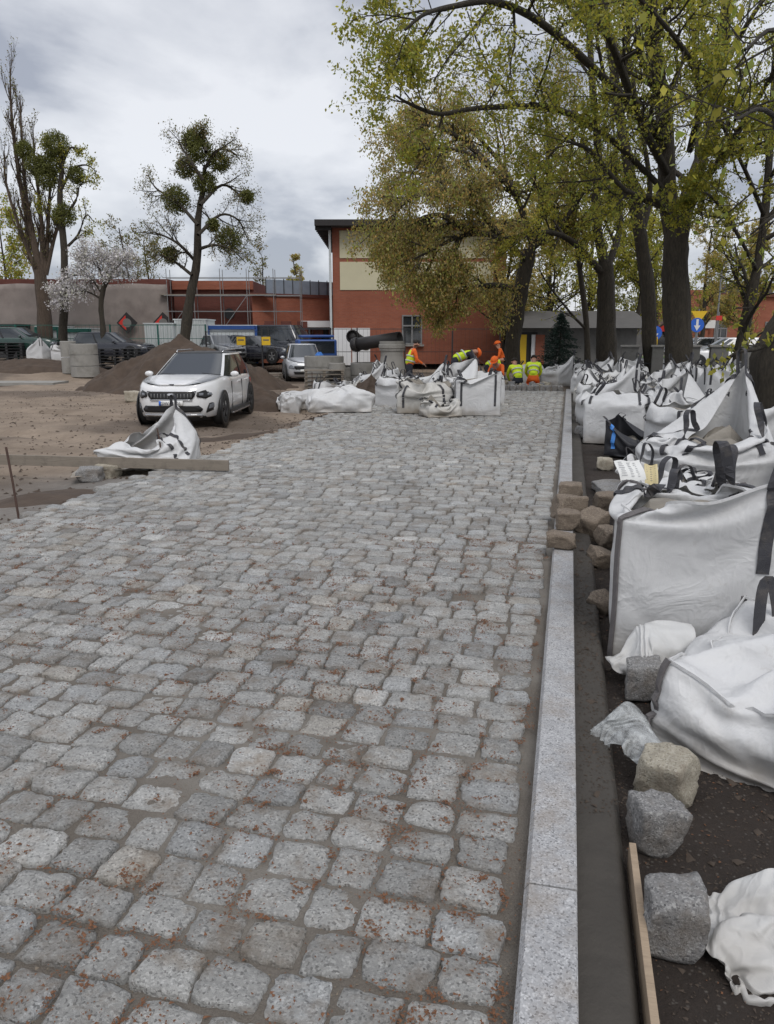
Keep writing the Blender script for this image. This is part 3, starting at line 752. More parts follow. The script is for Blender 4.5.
def make_bag(seed, w=.92, d=.92, h=1.0, hh=.8, hs=.98, lump=.08, n=16, nz=18, cpin=.8, lift={}, loops=(.3, .3, .3, .3), lean=.08, pull=None,
             mat='bag', seam=False, lid=0, load=True, band=None, frames=40, skew=(0, 0), bulge=.08, down=.3, sw=.042, strapm='strap', subs=1, bend=.35):
    V, Fc, N = bagmesh(w, d, h, n, nz, seed); V = [list(v) for v in V]
    rng = random.Random(seed)
    pins = list(range(N))
    for c in range(4):                                  # seams held up by the load inside
        for k in range(1, int(nz * cpin * hh / h) + 1):
            i = k * N + c * n; pins.append(i); V[i][0] *= 1 - .02 * k / nz; V[i][1] *= 1 - .02 * k / nz
    for c, (dx, dy, dz) in lift.items():                # a corner hooked up or dragged aside
        K = nz
        for k in range(nz + 1):
            t = (k / nz) ** 1.5
            for i in range(N):
                dd = min((i - c * n) % N, (c * n - i) % N) / n
                g = max(0, 1 - dd) ** 1.5 * t
                V[k * N + i][0] += dx * g; V[k * N + i][1] += dy * g; V[k * N + i][2] += dz * g
        pins.append(nz * N + c * n)
    if lid:
        b0 = len(V)
        for j in range(1, lid + 1):
            g = 1 - j / (lid + .6)
            for i in range(N): V.append([V[nz * N + i][0] * g, V[nz * N + i][1] * g, V[nz * N + i][2] + .03 * math.sin(i * 1.3 + j)])
        for k in range(nz, nz + lid):
            for i in range(N): Fc.append((k * N + i, k * N + (i + 1) % N, (k + 1) * N + (i + 1) % N, (k + 1) * N + i))
        Fc.append(tuple((nz + lid) * N + i for i in range(N)))
    P = simcloth(V, Fc, pins, [heap(w * hs, d * hs, hh, seed, lump, skew=skew, bulge=bulge), FLOOR], frames=frames, bend=bend)
    root = bpy.data.objects.new('bulk_bag', None); link(root); root.empty_display_size = .2
    body = mobj('bag_body', npmesh('bag_body', P, Fc, M[mat], True), root)
    so = body.modifiers.new('thick', 'SOLIDIFY'); so.thickness = .004; so.offset = 0
    if subs: sb = body.modifiers.new('sub', 'SUBSURF'); sb.levels = sb.render_levels = subs
    # the load of setts showing in the mouth
    if load and not lid:
        fill = heap(w * hs * .93, d * hs * .93, hh * .93, seed, lump * 1.5, skew=skew, bulge=bulge)
        mobj('load', npmesh('load', np.array(fill[0]), fill[1], M['stone_far'], False), root)
    G = P[:(nz + 1) * N].reshape(nz + 1, N, 3); cen = np.array([0, 0, 0.0])
    def outn(k, i):
        a = G[k, (i + 1) % N] - G[k, (i - 1) % N]; b = G[min(k + 1, nz), i % N] - G[max(k - 1, 0), i % N]
        nn = np.cross(a, b); nn = nn / (np.linalg.norm(nn) + 1e-9); return nn, a
    for c in range(4):
        if loops[c] <= 0: continue
        off = max(1, n // 7)
        cols = ((c * n - off) % N, (c * n + off) % N)
        k0 = int(nz * (1 - down))
        pa = []; wa = []
        for k in range(k0, nz + 1):
            nn, a = outn(k, cols[0]); pa.append(G[k, cols[0]] + nn * .008); wa.append(a)
        pb = []; wb = []
        for k in range(nz, k0 - 1, -1):
            nn, a = outn(k, cols[1]); pb.append(G[k, cols[1]] + nn * .008); wb.append(a)
        ua = pa[-1] - pa[-2]; ub = pb[0] - pb[1]
        rise = np.array([rng.uniform(-lean, lean), rng.uniform(-lean, lean), loops[c] * .85])
        if loops[c] < .2: rise = np.array([rng.uniform(-.2, .2), rng.uniform(-.2, .2), .07])
        mid = (pa[-1] + pb[0]) / 2
        side = (pb[0] - pa[-1]); sl = np.linalg.norm(side) + 1e-6; side = side / sl * min(sl * .45, .065)
        lp = [mid - side * 1.0 + rise * .45, mid - side * .9 + rise * .86, mid + rise * 1.0, mid + side * .9 + rise * .86, mid + side * 1.0 + rise * .45]
        wm = np.array([-side[1], side[0], 0.0]); wm = wm / (np.linalg.norm(wm) + 1e-9)
        s1 = np.sign(np.dot(wm, wa[-1])) or 1; 
        wl = [wm * s1] * 5
        sb_ = 1 if np.dot(wb[0], wm * s1) >= 0 else -1
        pts = pa + lp + pb; wds = [x * 1.0 / (np.linalg.norm(x) + 1e-9) for x in wa] + wl + [x * sb_ / (np.linalg.norm(x) + 1e-9) for x in wb]
        q = crom([np.array(p) for p in pts], 3); qw = crom([np.array(p) for p in wds], 3)
        ribbon(q, qw, sw, 'strap', M[strapm], root)
    if band is not None:
        pts = []; wds = []
        for k in range(int(nz * .25), nz + 1):
            nn, a_ = outn(k, band); pts.append(G[k, band] + nn * .012); wds.append(a_)
        for k in range(nz, int(nz * .25), -1):
            nn, a_ = outn(k, band); pts.append(G[k, band] - nn * .012); wds.append(a_)
        ribbon(crom(pts, 2), crom(wds, 2), .07, 'blue_band', M['blue_band'], root)
    if seam:
        for c in range(4):
            pts = []; wds = []
            for k in range(0, nz + 1):
                nn, a = outn(k, c * n); pts.append(G[k, c * n] + nn * .004); wds.append(a)
            ribbon(crom(pts, 2), crom(wds, 2), .028, 'seam', M['strap_grey'], root, .012)
        pts = [G[nz, i % N] for i in range(N + 1)]; ribbon(pts, [np.array([0, 0, 1.0])] * len(pts), .014, 'hem', M[mat], root, .006)
    return root
def put(root, p, rz, label, group='bulk bags of setts', s=(1, 1, 1), cat='bulk bag'):
    root.location = (p[0], p[1], p[2]); root.rotation_euler = (0, 0, rz); root.scale = s
    tag(root, label, cat, group); return root
GR = 'bulk bags standing right of the kerb'
put(make_bag(2, w=.79, d=.86, h=.98, hh=.80, hs=.985, lump=.09, n=26, nz=28, cpin=1.0, loops=(.0, .33, .32, .15), seam=True, down=.45, sw=.062, lift={1: (.02, -.02, .04)}, skew=(.22, 0), bulge=.05, bend=.4),
    (.715, 4.50, -.07), R(-3), 'tall upright white bulk bag with a flat front face, right of the brown setts', GR)
put(make_bag(4, w=1.25, d=1.05, h=.46, hh=.35, hs=.99, lump=.22, n=22, nz=12, cpin=.5, loops=(.0, .0, .0, .0), seam=True, lid=9, skew=(.1, .25), bulge=.28, bend=.3),
    (1.20, 3.30, -.09), R(-30), 'slumped closed white bag nearest the camera at the right frame edge', GR)
lp = [np.array(atd(x, y, 3.45)) for x, y in [(752, 700), (757, 655), (760, 610), (765, 583), (774, 588), (779, 630), (778, 690)]]
tag(ribbon(crom(lp, 4), [np.array(RT)] * 25, .055, 'lifting_strap', M['strap'], None), 'thick dark strap loop standing on the slumped bag at the right frame edge', 'strap')
put(make_bag(5, w=.92, d=.9, h=.95, hh=.58, hs=.98, lump=.14, n=22, nz=20, cpin=.8, loops=(.2, .0, .36, .3), down=.35, sw=.055),
    (.98, 5.75, -.06), R(4), 'white bag with paper sheets on top, just behind the tall upright bag', GR)
put(make_bag(6, w=.95, d=.95, h=1.08, hh=.62, hs=.98, lump=.12, n=22, nz=22, cpin=.8, loops=(.1, .3, .3, .28), lift={2: (.05, 0, .26)}, down=.45, sw=.055, skew=(.3, .1)),
    (1.38, 8.35, -.05), R(14), 'white bag drawn up to one high corner, right of the black sack', GR, (1.12, 1.05, 1.04))
put(make_bag(7, w=.95, d=.95, h=1.0, hh=.72, hs=.98, lump=.12, n=18, nz=18, cpin=.8, loops=(.3, .3, .36, .28), down=.4, sw=.055),
    (2.25, 6.3, -.05), R(-12), 'white bag cut by the right frame edge behind the upright bag', GR)
put(make_bag(8, w=.8, d=.8, h=.8, hh=.42, hs=.98, lump=.10, n=16, nz=16, cpin=.9, loops=(.2, .2, .1, .28), down=.4),
    (.92, 7.0, -.05), R(-8), 'low sagging white bag left of the high cornered one, dark strap on its front corner', GR)
put(make_bag(9, w=.8, d=.75, h=.6, hh=.2, hs=.96, lump=.2, n=14, nz=14, cpin=.2, loops=(.12, .12, .2, .1), down=.3, band=3, mat='black_cloth', lift={0: (0, 0, .05), 3: (-.05, 0, .1)}),
    (.95, 11.6, -.05), R(-25), 'black open sack with a blue band lying among the white bags', 'sacks', (.78, .78, .78))
# prototypes for the crowd of bags under the trees
protos = [make_bag(20, hh=.72, lump=.12, n=13, nz=14, loops=(0.24, 0.20, 0.26, 0.20), lean=.16), make_bag(21, h=1.15, hh=.6, lump=.15, n=13, nz=14, loops=(0.20, 0.24, 0.20, 0.20), lean=.16, lift={1: (0, 0, .05)}),
          make_bag(22, h=.95, hh=.78, lump=.1, n=13, nz=14, loops=(0.20, 0.20, 0.27, 0.24), lean=.16), make_bag(23, h=1.1, hh=.5, lump=.2, n=13, nz=14, loops=(0.20, 0.21, 0.24, 0.21), lean=.16, mat='bag_dirty'),
          make_bag(24, h=1.1, hh=.62, lump=.14, n=13, nz=14, loops=(0.27, 0.20, 0.20, 0.24), lean=.16, lift={2: (0, 0, .04)})]
used = set()
def crowd(pi, x, y, rz, label, group, s=1.0, z=None):
    pr = protos[pi % len(protos)]
    if pi % len(protos) in used: r = copy_tree(pr)
    else: r = pr; used.add(pi % len(protos))
    put(r, (x, y, (gz(x, y) if z is None else z) - .01), rz, label, group, (s, s, s)); return r
rng = random.Random(77)
GC = 'crowd of bulk bags under the trees'
named = [ # front rank, each told apart
 (2, 1.62, 10.6, 25, 'white bag squeezed between the black sack and the high cornered bag'), (0, 2.6, 7.6, 15, 'white bag at the right frame edge behind the first rank of bags'),
 (0, .78, 13.2, -6, 'big greyish bag behind the black sack with one strap down its middle'), (4, 1.75, 13.6, 22, 'white bag with a peaked corner in front of the split trunk'),
 (1, 2.35, 10.8, 10, 'white bag half hidden behind the high cornered bag'),
 (2, 2.9, 8.6, -20, 'white bag near the right frame edge, under the ivy-dark trunk'), (3, 3.5, 11.2, 40, 'bag with drooping loops against the wall side, rightmost of the crowd'),
 (1, .72, 15.2, 12, 'bag at the left front of the crowd with its loops upright'), (2, 1.6, 15.4, -10, 'bag behind the greyish one, its rim folded in')]
for pi, x, y, rz, lab in named: crowd(pi, x, y, R(rz), lab, GC)
row = 0; cnt = 0
for yy in np.arange(16.4, 27.2, 1.12):
    x = .75
    k = 0
    xmax = 4.3 if yy < 21 else 6.0
    while x < xmax:
        if abs(x - 3.43) < .75 and abs(yy - 24.8) < .8 or abs(x - 2.7) < .6 and abs(yy - 26.5) < .6: x += 1.1; continue
        lab = 'white looped bag, %s from the kerb, %s row of the crowd' % (ordn(k), ordn(row))
        crowd(rng.randrange(5), x + rng.uniform(-.12, .12), yy + rng.uniform(-.15, .15), R(rng.uniform(-40, 40) + rng.choice([0, 90, 180])), lab, GC, rng.uniform(.84, 1.02))
        x += rng.uniform(.95, 1.15); k += 1; cnt += 1
    row += 1
for i, (x, y) in enumerate([(-1.4, 28.2), (-.4, 28.0), (.5, 28.4), (-.1, 29.2)]):
    crowd(i, x, y, R(i * 50), ['leftmost', 'second from the left', 'rightmost', 'rearmost'][i] + ' of four white bags beyond the kneeling workers', GC, .9)
for i, (x, y) in enumerate([(5.2, 15.5), (5.6, 17.6), (5.3, 19.6), (4.4, 13.4), (5.3, 12.0)]):
    crowd(i, x, y, R(i * 37), 'white bag by the pillared wall on the right, %s nearest the camera' % ordn([2, 3, 4, 1, 0][i]), GC)
# bags on the road
GB = 'bulk bags at the far end of the road'
bx = make_bag(40, w=.93, d=.93, h=.90, hh=.74, lump=.05, n=16, nz=18, cpin=1.0, loops=(.1, .14, .3, .2), down=.75, lift={1: (0, 0, .02)}, sw=.045)
put(bx, (-1.88, 16.55, 0), R(10), 'boxy white bag on the cobbles with a dark strap down its left corner', GB)
put(make_bag(41, w=1.15, d=.95, h=.95, hh=.62, lump=.2, n=16, nz=16, cpin=.6, loops=(.12, .1, .2, .12), down=.85, skew=(-.2, 0), bulge=.25, sw=.05, mat='bag_dirty'),
    (-3.05, 16.75, 0), R(8), 'sagging white bag on the cobbles left of the boxy one, strap looping to the ground', GB)
put(make_bag(42, w=.75, d=.6, h=.6, hh=.2, lump=.3, n=14, nz=12, cpin=.1, loops=(.1, .0, .1, .1), down=.5, bulge=.3, mat='bag_dirty', sw=.045),
    (-2.55, 15.9, 0), R(30), 'small crumpled brownish bag lying against the front of the sagging bag', GB)
for pi, px, D, rz, s, lab in [(1, 425, 19.2, 10, .95, 'white bag right below the standing worker in the yellow vest'), (2, 400, 18.8, 50, .95, 'white bag behind the sagging bag, partly hidden'),
        (4, 452, 18.6, -15, 1.12, 'tall white bag with a raised peak behind the boxy one'), (0, 476, 19.2, 33, 1.12, 'white bag with tangled loops left of the crouching workers'),
        (2, 331, 20.8, 6, .92, 'upright boxy white bag on the soil beside the thin stake'), (3, 352, 23.2, 40, .95, 'white bag in the left cluster below the black pipes'),
        (1, 368, 23.8, 15, 1.0, 'white bag in the left cluster with a tall straight strap'), (4, 386, 24.2, 75, .95, 'white bag in the left cluster, rightmost, below the concrete cone')]:
    p = atd(px, 380, D); crowd(pi, p.x, p.y, R(rz) + YAW, lab, GB, s)
put(make_bag(44, w=1.6, d=.8, h=.55, hh=.38, lump=.35, n=14, nz=10, cpin=.3, loops=(.1, .0, .1, .0), down=.5, skew=(.45, 0), bulge=.45, lid=5), tuple(atd(307, 380, 21.8).xy) + (gz(*atd(307, 380, 21.8).xy),), YAW + R(5),
    'low white bag lying on its side left of the upright boxy roadside bag', GB)
put(make_bag(45, w=.5, d=.45, h=.5, hh=.4, lump=.4, n=10, nz=10, cpin=.3, loops=(0, 0, 0, 0), bulge=.5, lid=4), tuple(atd(290, 380, 21.0).xy) + (gz(*atd(290, 380, 21.0).xy),), YAW,
    'small round white sack in front of the silver car', 'small sacks', cat='sack')
put(make_bag(46, w=1.35, d=.55, h=.42, hh=.32, lump=.5, n=16, nz=10, cpin=.2, loops=(0, 0, 0, 0), skew=(.55, .1), bulge=.5, lid=5), (-4.85, 16.3, gz(-5.15, 16.3) + .1), R(20),
    'long crumpled white bag lying across the left edge of the cobbles', GB)
# the peaked bag in front of the white car
put(make_bag(47, w=1.3, d=.8, h=.80, hh=.40, hs=.96, lump=.25, n=20, nz=18, cpin=.4, loops=(.0, .16, .22, .0), down=.7, skew=(.35, 0), bulge=.4, lift={2: (-.30, -.15, .12)}, sw=.05, load=False),
    (-5.45, 9.35, gz(-5.45, 9.35) + .0), R(12), 'white bag with a black looped peak in front of the white car', GB, (.92, .92, .90))
for i, (px, lab) in enumerate([(40, 'white bag on the far bank, left of two by the green gate'), (63, 'white bag on the far bank, right of two by the concrete rings')]):
    p = atd(px, 356, 40); crowd(i + 1, p.x, p.y, R(20 * i), lab, 'bags on the far bank')

# crumpled sheets and small sacks: cloth dropped on lumps
def sheet(name, seed, w, d, n, lumps, m, loc, rz, label, cat, drop=.35, fold=.12, frames=40, bend=.4, scale=1.0, group=None):
    V = []; Fc = []; nx = n; ny = max(4, int(n * d / w))
    for j in range(ny + 1):
        for i in range(nx + 1):
            x, y = (i / nx - .5) * w, (j / ny - .5) * d
            f = noise.noise(Vector((x * 3 + seed, y * 3, 0))) * fold
            V.append((x + noise.noise(Vector((x * 5, y * 5, seed))) * fold * .7, y + noise.noise(Vector((y * 5, x * 5, seed + 4))) * fold * .7, drop + f * 2 + .12))
    for j in range(ny):
        for i in range(nx): a = j * (nx + 1) + i; Fc.append((a, a + 1, a + nx + 2, a + nx + 1))
    P = simcloth(V, Fc, [], lumps + [FLOOR], frames=frames, bend=bend, stiff=8, mass=.2)
    o = mobj(name, npmesh(name, P, Fc, M[m], True), None, loc, (0, 0, rz)); o.scale = (scale,) * 3
    so = o.modifiers.new('thick', 'SOLIDIFY'); so.thickness = .002
    sb = o.modifiers.new('sub', 'SUBSURF'); sb.levels = sb.render_levels = 1
    return tag(o, label, cat, group)
def lump(x, y, r, h, seed=0):
    V, Fc = heap(r * 2, r * 2, h, seed, .2, n=5, bulge=.3); return [(a + x, b + y, c) for a, b, c in V], Fc
sheet('torn_bag', 3, .62, .56, 40, [lump(.1, .05, .10, .05, 1), lump(-.12, -.1, .09, .03, 2), lump(.0, .2, .08, .04, 3)], 'bag_sheet', tuple(at(782, 945, -.06).xy) + (-.07,), R(15),
      'muddy torn white bag lying flat at the right frame edge beside the nearest sett', 'torn bag', fold=.07, drop=.12)
sheet('plastic_film', 5, .42, .36, 30, [lump(.05, 0, .09, .12, 4), lump(-.08, .05, .07, .16, 5)], 'film', tuple(at(637, 758, -.04).xy) + (-.07,), R(-50),
      'clear crumpled plastic film between the mortar strip and the slumped bag', 'plastic film', fold=.12)
sheet('crumpled_sack', 9, .50, .34, 30, [lump(-.02, -.0, .10, .21, 6), lump(.14, .03, .08, .22, 8), lump(-.15, 0, .06, .15, 8)], 'bag_sheet', tuple(at(650, 690, -.04).xy)[:1] + (at(650, 690, -.04).y + .15, -.06), R(10),
      'small crumpled thin white sack draped over a grey sett', 'sack', fold=.10, bend=.2, drop=.2)
sheet('ground_sheet', 12, 1.7, .7, 24, [lump(.2, 0, .2, .08, 4)], 'bag_dirty', (-5.35, 8.85, gz(-5.35, 8.85) + .02), R(20), 'flattened dirty white sheet under the long plank', 'sheet', fold=.10)
p = at(28, 393, -.2); o = MB().box((0, 0, 0), (4.0, 1.6, .12), rz=YAW).build('concrete_slab', M['concrete'], None, loc=(atd(12, 365, 33).x, atd(12, 365, 33).y, gz(*atd(12, 365, 33).xy) + .04)); tag(o, 'pale flat slab on the soil at the left frame edge', 'slab')
# papers on the second bag
for i, (px, py, w_, h_, rz, m, lab) in enumerate([(630, 470, .19, .17, 10, 'paper', 'white printed sheet lying on the bag behind the upright bag'), (651, 474, .09, .17, -12, 'paper_buff', 'buff paper label beside the white printed sheet')]):
    p = atd(px, py, 5.35)
    b = MB(); nx = 8
    for a in range(nx):
        for c in range(nx):
            f = lambda u, v: Vector(((u - .5) * w_, (v - .5) * h_, .012 * math.sin(u * 7 + i) + .01 * math.sin(v * 5)))
            b.quad(f(a / nx, c / nx), f((a + 1) / nx, c / nx), f((a + 1) / nx, (c + 1) / nx), f(a / nx, (c + 1) / nx))
    o = b.build('paper_sheet', M[m]); o.location = p; o.rotation_euler = (R(48), 0, R(rz) + YAW); tag(o, lab, 'paper')
    so = o.modifiers.new('t', 'SOLIDIFY'); so.thickness = .0015
    t = MB()
    for k in range(8):
        for s_ in range(3): t.box(((s_ - 1) * w_ * .28 + .01 * ((k * 3 + s_) % 3 - 1), h_ * (.38 - k * .1), .012 * math.sin(((s_ - 1) * .28 + .5) * 7 + i) + .01 * math.sin((.88 - k * .1) * 5) + .003), (w_ * (.14 + .09 * ((k * 5 + s_ * 3) % 4) / 3), .003, .0005))
    t.build('print', M['ink'], o)

# ================================================================== TREES
class Wood:
    """collects branches (polylines of fixed length per level) and leaf sites"""
    def __init__(s, seed): s.r = random.Random(seed); s.nr = np.random.RandomState(seed); s.b = {}; s.sites = []; s.sz = []
    def add(s, P, rad, sides):
        s.b.setdefault((len(P), sides), []).append((P, rad))
    def mesh(s, name, m, parent):
        VV = []; FF = []; base = 0
        for (n, k), L in s.b.items():
            P = np.array([p for p, _ in L]); Rr = np.array([r for _, r in L]); B = len(L)
            T = np.empty_like(P); T[:, 1:-1] = P[:, 2:] - P[:, :-2]; T[:, 0] = P[:, 1] - P[:, 0]; T[:, -1] = P[:, -1] - P[:, -2]
            T /= np.linalg.norm(T, axis=2, keepdims=True) + 1e-9
            up = np.where(np.abs(T[..., 2:3]) < .9, np.array([0, 0, 1.0]), np.array([1.0, 0, 0]))
            A = np.cross(T, up); A /= np.linalg.norm(A, axis=2, keepdims=True) + 1e-9; Bn = np.cross(T, A)
            w = 2 * np.pi * np.arange(k) / k
            lump = 1 + (.10 * s.nr.uniform(-1, 1, (B, n, k)) if k >= 8 else 0)
            V = P[:, :, None, :] + (A[:, :, None, :] * np.cos(w)[None, None, :, None] + Bn[:, :, None, :] * np.sin(w)[None, None, :, None]) * (Rr[:, :, None] * lump)[..., None]
            idx = base + np.arange(B * n * k).reshape(B, n, k); nx = np.roll(idx, -1, axis=2)
            FF.append(np.stack([idx[:, :-1], nx[:, :-1], nx[:, 1:], idx[:, 1:]], -1).reshape(-1, 4)); VV.append(V.reshape(-1, 3)); base += B * n * k
        return mobj(name, npmesh(name, np.concatenate(VV), FF, m, True), parent)
    def leaves(s, name, m, parent, per, size, spread, cols, droop=.0, aspect=1.6):
        S = np.array(s.sites); n = len(S) * per; r = s.nr
        C = np.repeat(S, per, 0) + r.normal(0, spread, (n, 3)); C[:, 2] -= droop * np.abs(r.normal(0, spread, n))
        a = r.normal(size=(n, 3)); a[:, 2] -= .3 + droop * 3; a /= np.linalg.norm(a, axis=1, keepdims=True)
        b = np.cross(a, r.normal(size=(n, 3))); b /= np.linalg.norm(b, axis=1, keepdims=True) + 1e-9
        sz = size * r.uniform(.5, 1.25, n)[:, None]
        u = a * sz * aspect * .5; v = b * sz * .5
        V = np.stack([C - u, C + v - u * .1, C + u, C - v - u * .1], 1).reshape(-1, 3)
        Fc = np.arange(n * 4).reshape(n, 4)
        clump = np.repeat(r.uniform(.7, 1.3, len(S)), per)
        c = np.array(cols)[r.randint(0, len(cols), n)] * (r.uniform(.75, 1.2, n) * clump)[:, None]
        return mobj(name, npmesh(name, V, [Fc], m, False, np.repeat(c, 4, 0)), parent)
def unit(v): return v / (np.linalg.norm(v) + 1e-9)
def grow(W, p, d, L, r, lev, P, trop):
    """one branch with its children; P = per-level dicts"""
    q = P[lev]; n = q['n']; rnd = W.r
    pts = [p]; dd = d
    for i in range(n - 1):
        dd = unit(dd + np.array([rnd.gauss(0, q['wig']), rnd.gauss(0, q['wig']), rnd.gauss(0, q['wig']) + trop * q.get('tm', 1) / n]))
        pts.append(pts[-1] + dd * L / (n - 1))
    rad = [r * (1 - (1 - q['tip']) * i / (n - 1)) for i in range(n)]
    W.add(pts, rad, q['s'])
    if lev == len(P) - 1:
        for t in q['leaf']:
            f = t * (n - 1); i = min(int(f), n - 2); W.sites.append(pts[i] + (pts[i + 1] - pts[i]) * (f - i))
        return
    children(W, pts, rad, L, lev, P, trop)
def children(W, pts, rad, L, lev, P, trop):
    q = P[lev]; rnd = W.r; n = len(pts)
    c = q['kids']; c = int(c) + (rnd.random() < c - int(c))
    for k in range(c):
        t = q['from'] + (1 - q['from']) * (k + rnd.random()) / max(1, c); t = min(t, .99)
        f = t * (n - 1); i = min(int(f), n - 2); p = pts[i] + (pts[i + 1] - pts[i]) * (f - i)
        td = unit(pts[i + 1] - pts[i])
        ax = unit(np.cross(td, np.array([rnd.gauss(0, 1), rnd.gauss(0, 1), rnd.gauss(0, 1)])))
        an = R(rnd.uniform(*q['ang']))
        d = unit(td * math.cos(an) + ax * math.sin(an))
        l = L * rnd.uniform(*q['len']) * (1.15 - .5 * t)
        rr = (rad[i] * .8 + rad[i + 1] * .2) * rnd.uniform(*q.get('rr', (.4, .6)))
        grow(W, p, d, l, rr, lev + 1, P, trop)
def limb(W, pts, r0, r1, P, lev=1, k=4, kl=.55):
    """an explicit limb through given points, then its own branching"""
    q = crom([np.array(p) for p in pts], k); n = len(q)
    rad = [r0 + (r1 - r0) * i / (n - 1) for i in range(n)]
    W.add(q, rad, 8 if r0 > .12 else 6)
    L = sum(np.linalg.norm(q[i + 1] - q[i]) for i in range(n - 1))
    children(W, q, rad, L * kl, lev, P, W.trop)
def std(dense=1.0, len1=(.35, .55), ang=(25, 65), leafn=(.3, .65, 1.0)):
    return [dict(n=8, s=10, wig=.05, tip=.35, kids=12, **{'from': .3}, ang=ang, len=(.35, .5), rr=(.35, .55)),
            dict(n=7, s=6, wig=.10, tip=.35, kids=10 * dense, **{'from': .15}, ang=(25, 65), len=len1),
            dict(n=5, s=4, wig=.13, tip=.4, kids=8 * dense, **{'from': .1}, ang=(25, 70), len=(.35, .6)),
            dict(n=4, s=3, wig=.15, tip=.5, kids=5, **{'from': .1}, ang=(25, 65), len=(.4, .7)),
            dict(n=3, s=3, wig=.15, tip=.5, leaf=leafn)]
GREEN = [(1, 1, 1), (1.15, 1.05, .8), (.8, .95, 1), (1.3, 1.2, .9)]
OLIVE = [(1, 1, 1), (1.2, 1.0, .8), (.7, .75, .8), (.9, 1.15, .7)]
def tpath(D, pts): return [np.array(atd(x, y, D + (q[2] if len(q) > 2 else 0)), float) for q in pts for x, y in [q[:2]]]
def finish(W, base, label, group, wood, leafm, per, size, spread, cols, droop=0.0, cat='tree', name='tree'):
    root = thing(name, label, cat, (0, 0, 0), 0, group)
    W.mesh('trunk', M[wood], root)
    if per: W.leaves('crown', M[leafm], root, per, size, spread, cols, droop)
    return root
GT = 'trees right of the road'
# T3: the massive twin-trunked tree
W = Wood(1); W.trop = .25; D = 24.5; S = std(1.0)
limb(W, tpath(D, [(683, 402), (679, 360), (676, 300), (675, 250), (680, 205)]), .44, .36, [dict(S[0], kids=0)] + S[1:], 0)
limb(W, tpath(D, [(677, 250), (690, 190, .5), (712, 130, 1), (722, 60, 1.5), (730, -40, 2), (735, -150, 2)]), .27, .10, S, 1)
limb(W, tpath(D, [(676, 260), (668, 190), (664, 110, -.5), (652, 30, -1), (648, -60, -1), (640, -170, -1)]), .30, .12, S, 1)
limb(W, tpath(D, [(667, 150, 0), (630, 105, -2), (590, 65, -4), (540, 22, -6), (495, 2, -8), (455, 6, -8.5), (425, 14, -9), (405, 30, -9.2)]), .12, .025, S, 1, kl=.36)
limb(W, tpath(D, [(664, 190, 0), (600, 130, -3), (548, 108, -5), (480, 108, -7), (440, 114, -7.5), (410, 104, -8), (395, 95, -8)]), .09, .02, S, 1, kl=.36)
limb(W, tpath(D, [(668, 175), (640, 120, -3), (610, 40, -5), (570, -30, -7), (530, -60, -8)]), .13, .04, S, 1)
limb(W, tpath(D, [(688, 200), (720, 160, -2), (745, 120, -5), (775, 70, -7)]), .13, .04, S, 1)
limb(W, tpath(D, [(675, 225), (655, 200, -2), (625, 190, -4), (590, 150, -5), (560, 140, -6)]), .10, .02, S, 1)
limb(W, tpath(D, [(690, 150), (700, 100, -3), (690, 60, -5), (660, 20, -7), (620, -20, -8)]), .10, .03, S, 1)
finish(W, None, 'largest tree with the thick split trunk rising out of the bags', GT, 'bark', 'leaf_green', 6, .050, .06, GREEN, .1)
# its leaning neighbour on the left
W = Wood(2); W.trop = .3; D = 27; S = std(.9)
limb(W, tpath(D, [(655, 392), (650, 350), (648, 290), (640, 235), (632, 180)]), .26, .2, [dict(S[0], kids=0)] + S[1:], 0)
limb(W, tpath(D, [(633, 190), (622, 130), (612, 60), (600, -20), (590, -110)]), .19, .06, S, 1)
limb(W, tpath(D, [(640, 240), (650, 190, 1), (640, 120, 1), (630, 60, 1), (625, 0)]), .12, .03, S, 1)
finish(W, None, 'slimmer tree standing close to the left of the split trunk', GT, 'bark', 'leaf_green', 4, .055, .06, GREEN, .1)
# T2
W = Wood(3); W.trop = .3; D = 30; S = std(.9)
limb(W, tpath(D, [(606, 375), (606, 330), (606, 280), (605, 262)]), .42, .26, [dict(S[0], kids=0)] + S[1:], 0)
limb(W, tpath(D, [(605, 270), (596, 215), (598, 150), (592, 80), (588, 0), (585, -60)]), .20, .06, S, 1)
limb(W, tpath(D, [(606, 272), (620, 225, 1), (614, 170, 1), (625, 100, 1), (630, 20, 1)]), .15, .04, S, 1)
limb(W, tpath(D, [(604, 275), (570, 240, -1), (540, 232, -2), (505, 238, -2)]), .14, .04, S, 1)
finish(W, None, 'dark tree with a flared base forking low, behind the crowd of bags', GT, 'bark', 'leaf_yellow', 4, .055, .06, GREEN, .1)
# thin pair
W = Wood(4); W.trop = .3; D = 33; S = std(.8)
limb(W, tpath(D, [(588, 370), (586, 320), (580, 270), (574, 220), (572, 150), (575, 90)]), .14, .04, S, 1)
finish(W, None, 'thin tree left of the flared dark trunk', GT, 'bark', 'leaf_yellow', 4, .055, .06, GREEN, .1)
